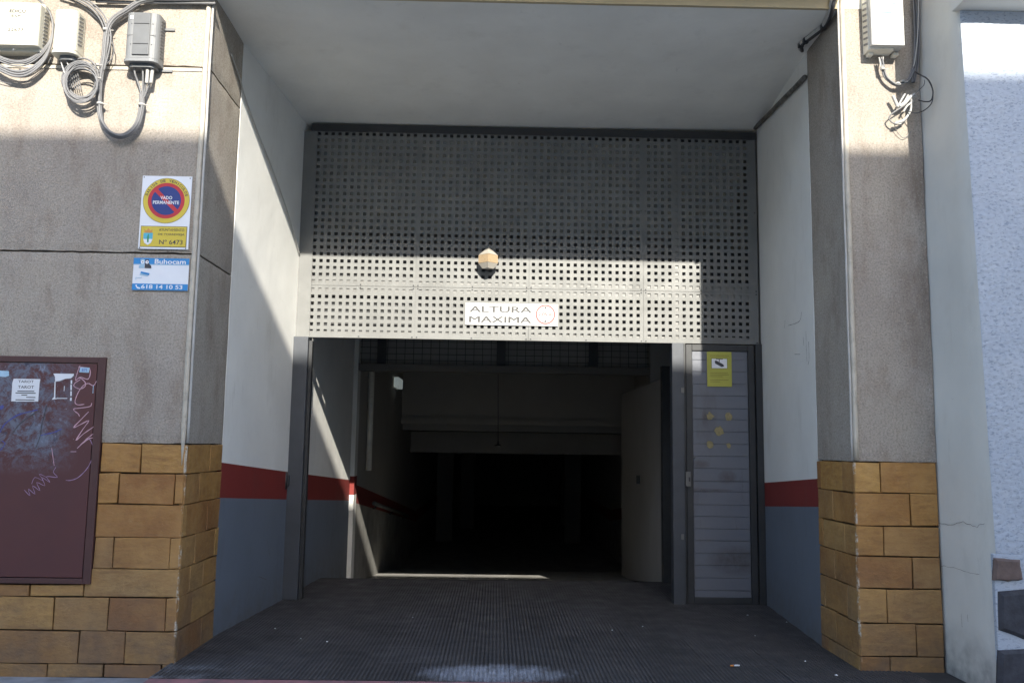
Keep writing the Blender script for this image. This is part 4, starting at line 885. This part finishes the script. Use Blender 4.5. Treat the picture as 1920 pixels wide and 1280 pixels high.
# cables, right pillar
U_ = [(1652, 108, -.05), (1655, 125, -.045), (1659, 140, -.04), (1668, 150, -.04), (1680, 157, -.04), (1693, 155, -.035), (1704, 146, -.03), (1712, 128, -.03)]
cab('cable_bundle', 'short grey cable bundle curving under the white box on the right pillar', [(off(U_, dx, dy, dd), .006) for dx, dy, dd in ((0, 0, 0), (2.5, 2, -.008), (-1.5, 3, .002))]+[([(1648, 108, -.05), (1652, 128, -.05)], .004, 'tape'), ([(1656, 107, -.05), (1655, 130, -.055)], .004, 'tape')], ties=((1655, 130, -.05, .014), (1683, 157, -.045, .014), (1692, 153, -.045, .013)))
V_ = []
for k in range(5): V_.append(([(1712+k*2.6, -8, -.03-.004*k), (1714+k*2.4, 40, -.03), (1715+k*2, 90, -.035), (1712+k*2, 130, -.03), (1710+k, 155, -.03)], .006, 'black' if k % 2 else 'cable'))
V_.append(([(1722, -8, -.06), (1721, 60, -.06), (1716, 110, -.06), (1713, 125, -.05)], .0035, 'cable2'))
cab('cable_bundle', 'dark vertical cables in the corner between the right pillar and the neighbouring wall', V_)
L_ = [([(1716, 135, -.07), (1728, 142, -.14), (1740, 150, -.16), (1749, 170, -.16), (1746, 188, -.15), (1735, 191, -.12), (1722, 188, -.07)], .004, 'black'), ([(1718, 138, -.07), (1738, 147, -.15), (1748, 165, -.17), (1748, 190, -.17), (1736, 205, -.14), (1718, 212, -.09), (1700, 206, -.05), (1690, 190, -.04)], .003, 'black'),
      ([(1733, 150, -.13), (1732, 160, -.12), (1720, 172, -.08), (1714, 180, -.06)], .0025, 'cable')]
cab('cable_loop', 'thin black cable loops hanging over the neighbouring wall edge', L_)
T_ = [([(1716, 178, -.05), (1706, 183, -.05), (1697, 193, -.05), (1686, 200, -.05)], .012, 'tape'), ([(1674, 180, -.05), (1680, 193, -.045), (1684, 202, -.045)], .011, 'tape'), ([(1697, 176, -.06), (1690, 188, -.055), (1683, 201, -.05)], .006, 'cable2'), ([(1703, 178, -.06), (1696, 190, -.055), (1687, 203, -.05)], .005, 'cable2'),
      ([(1709, 186, -.05), (1708, 205, -.045), (1700, 220, -.04), (1690, 228, -.04), (1679, 230, -.04)], .008, 'tape'), ([(1700, 195, -.055), (1685, 205, -.05), (1672, 214, -.045), (1667, 222, -.04), (1673, 230, -.04), (1684, 233, -.04), (1698, 226, -.04)], .0045, 'cable'), ([(1712, 190, -.05), (1700, 200, -.05), (1694, 210, -.045)], .006, 'cable2'),
      ([(1676, 231, -.03), (1682, 247, -.02), (1692, 258, -.015), (1702, 255, -.015), (1708, 246, -.012)], .002, 'cable')]
cab('taped_cable_knot', 'knot of taped pale cable ends hanging on the right pillar', T_, ties=((1680, 232, -.045, .012),))

# scuffs scraped into the reveal paint
def scuff(px, wall, sgn, w=.004):
    a, b = wall; P_ = [onw(x, y, (a[0]+sgn*.0015, a[1]), (b[0]+sgn*.0015, b[1])) for x, y in px]
    MB().ribbon(crom(P_, 5), w, (sgn, 0, 0)).build('scuff_mark', M['scuffc'], B)
for px in ([(1503, 585), (1500, 600), (1492, 606), (1478, 610)], [(1511, 620), (1512, 655), (1513, 678)], [(1506, 632), (1507, 648)], [(1490, 664), (1500, 664)], [(1472, 600), (1471, 615)], [(1516, 640), (1517, 672), (1515, 684)]): scuff(px, RW, -1, .0035)
for px in ([(442, 1102), (439, 1122), (436, 1130)], [(470, 1025), (470, 1038)], [(500, 1010), (506, 1040)], [(485, 1080), (500, 1086)]): scuff(px, LW, 1, .004)
# ------------------------------------------------------------------ litter on the entrance floor
def scrap(px, py, s, label, mat='paper'):
    s *= .75
    p = at(px, py, 2, .0035); a = random.uniform(0, 3); pts = [p+Vector((math.cos(a+t)*s*random.uniform(.6, 1.2), math.sin(a+t)*s*.8*random.uniform(.6, 1.2), random.uniform(0, .004))) for t in (0, 1.2, 2.4, 3.7, 5)]
    c_ = sum(pts, Vector())/5+Vector((0, 0, .004)); tag(MB().add(pts+[c_]+[q-Vector((0, 0, .002)) for q in pts], [(i, (i+1) % 5, 5) for i in range(5)]+[(10, 9, 8, 7, 6)]+[(i, i+6, (i+1) % 5+6, (i+1) % 5) for i in range(5)]).build('paper_scrap', M[mat]), label, 'litter')
for px, py, s, lb_ in ((1568, 1265, .013, 'white paper scrap near the foot of the right pillar'), (1416, 1191, .007, 'tiny pale scrap in front of the slatted side door'), (1205, 1174, .008, 'tiny pale speck in front of the right gate post'), (613, 1202, .010, 'crumpled pale scrap on the left half of the entrance floor'),
                       (516, 1178, .010, 'thin pale scrap near the left gate post'), (1475, 1166, .008, 'tiny scrap close to the right reveal wall'), (774, 1157, .006, 'tiny white fleck in the middle of the entrance floor'), (1402, 1153, .011, 'pale scrap at the bottom edge of the side door'), (1510, 1239, .008, 'white fleck left of the right pillar foot'), (564, 1197, .008, 'small flat scrap left of the crumpled one'), (1148, 1181, .006, 'tiny fleck on the ribbed floor right of centre')):
    scrap(px, py, s, lb_)
p = at(1376, 1247, 2, .008); cb = empty('cigarette_butt', p, 'cigarette butt with an orange filter on the entrance floor', 'cigarette butt')
MB().tube([p, p+Vector((.035, .008, 0))], .005, 8).build('paper_tube', M['paper'], cb); MB().tube([p+Vector((-.022, -.005, 0)), p+Vector((-.001, -.0003, 0))], .0052, 8).build('filter', M['orange'], cb)
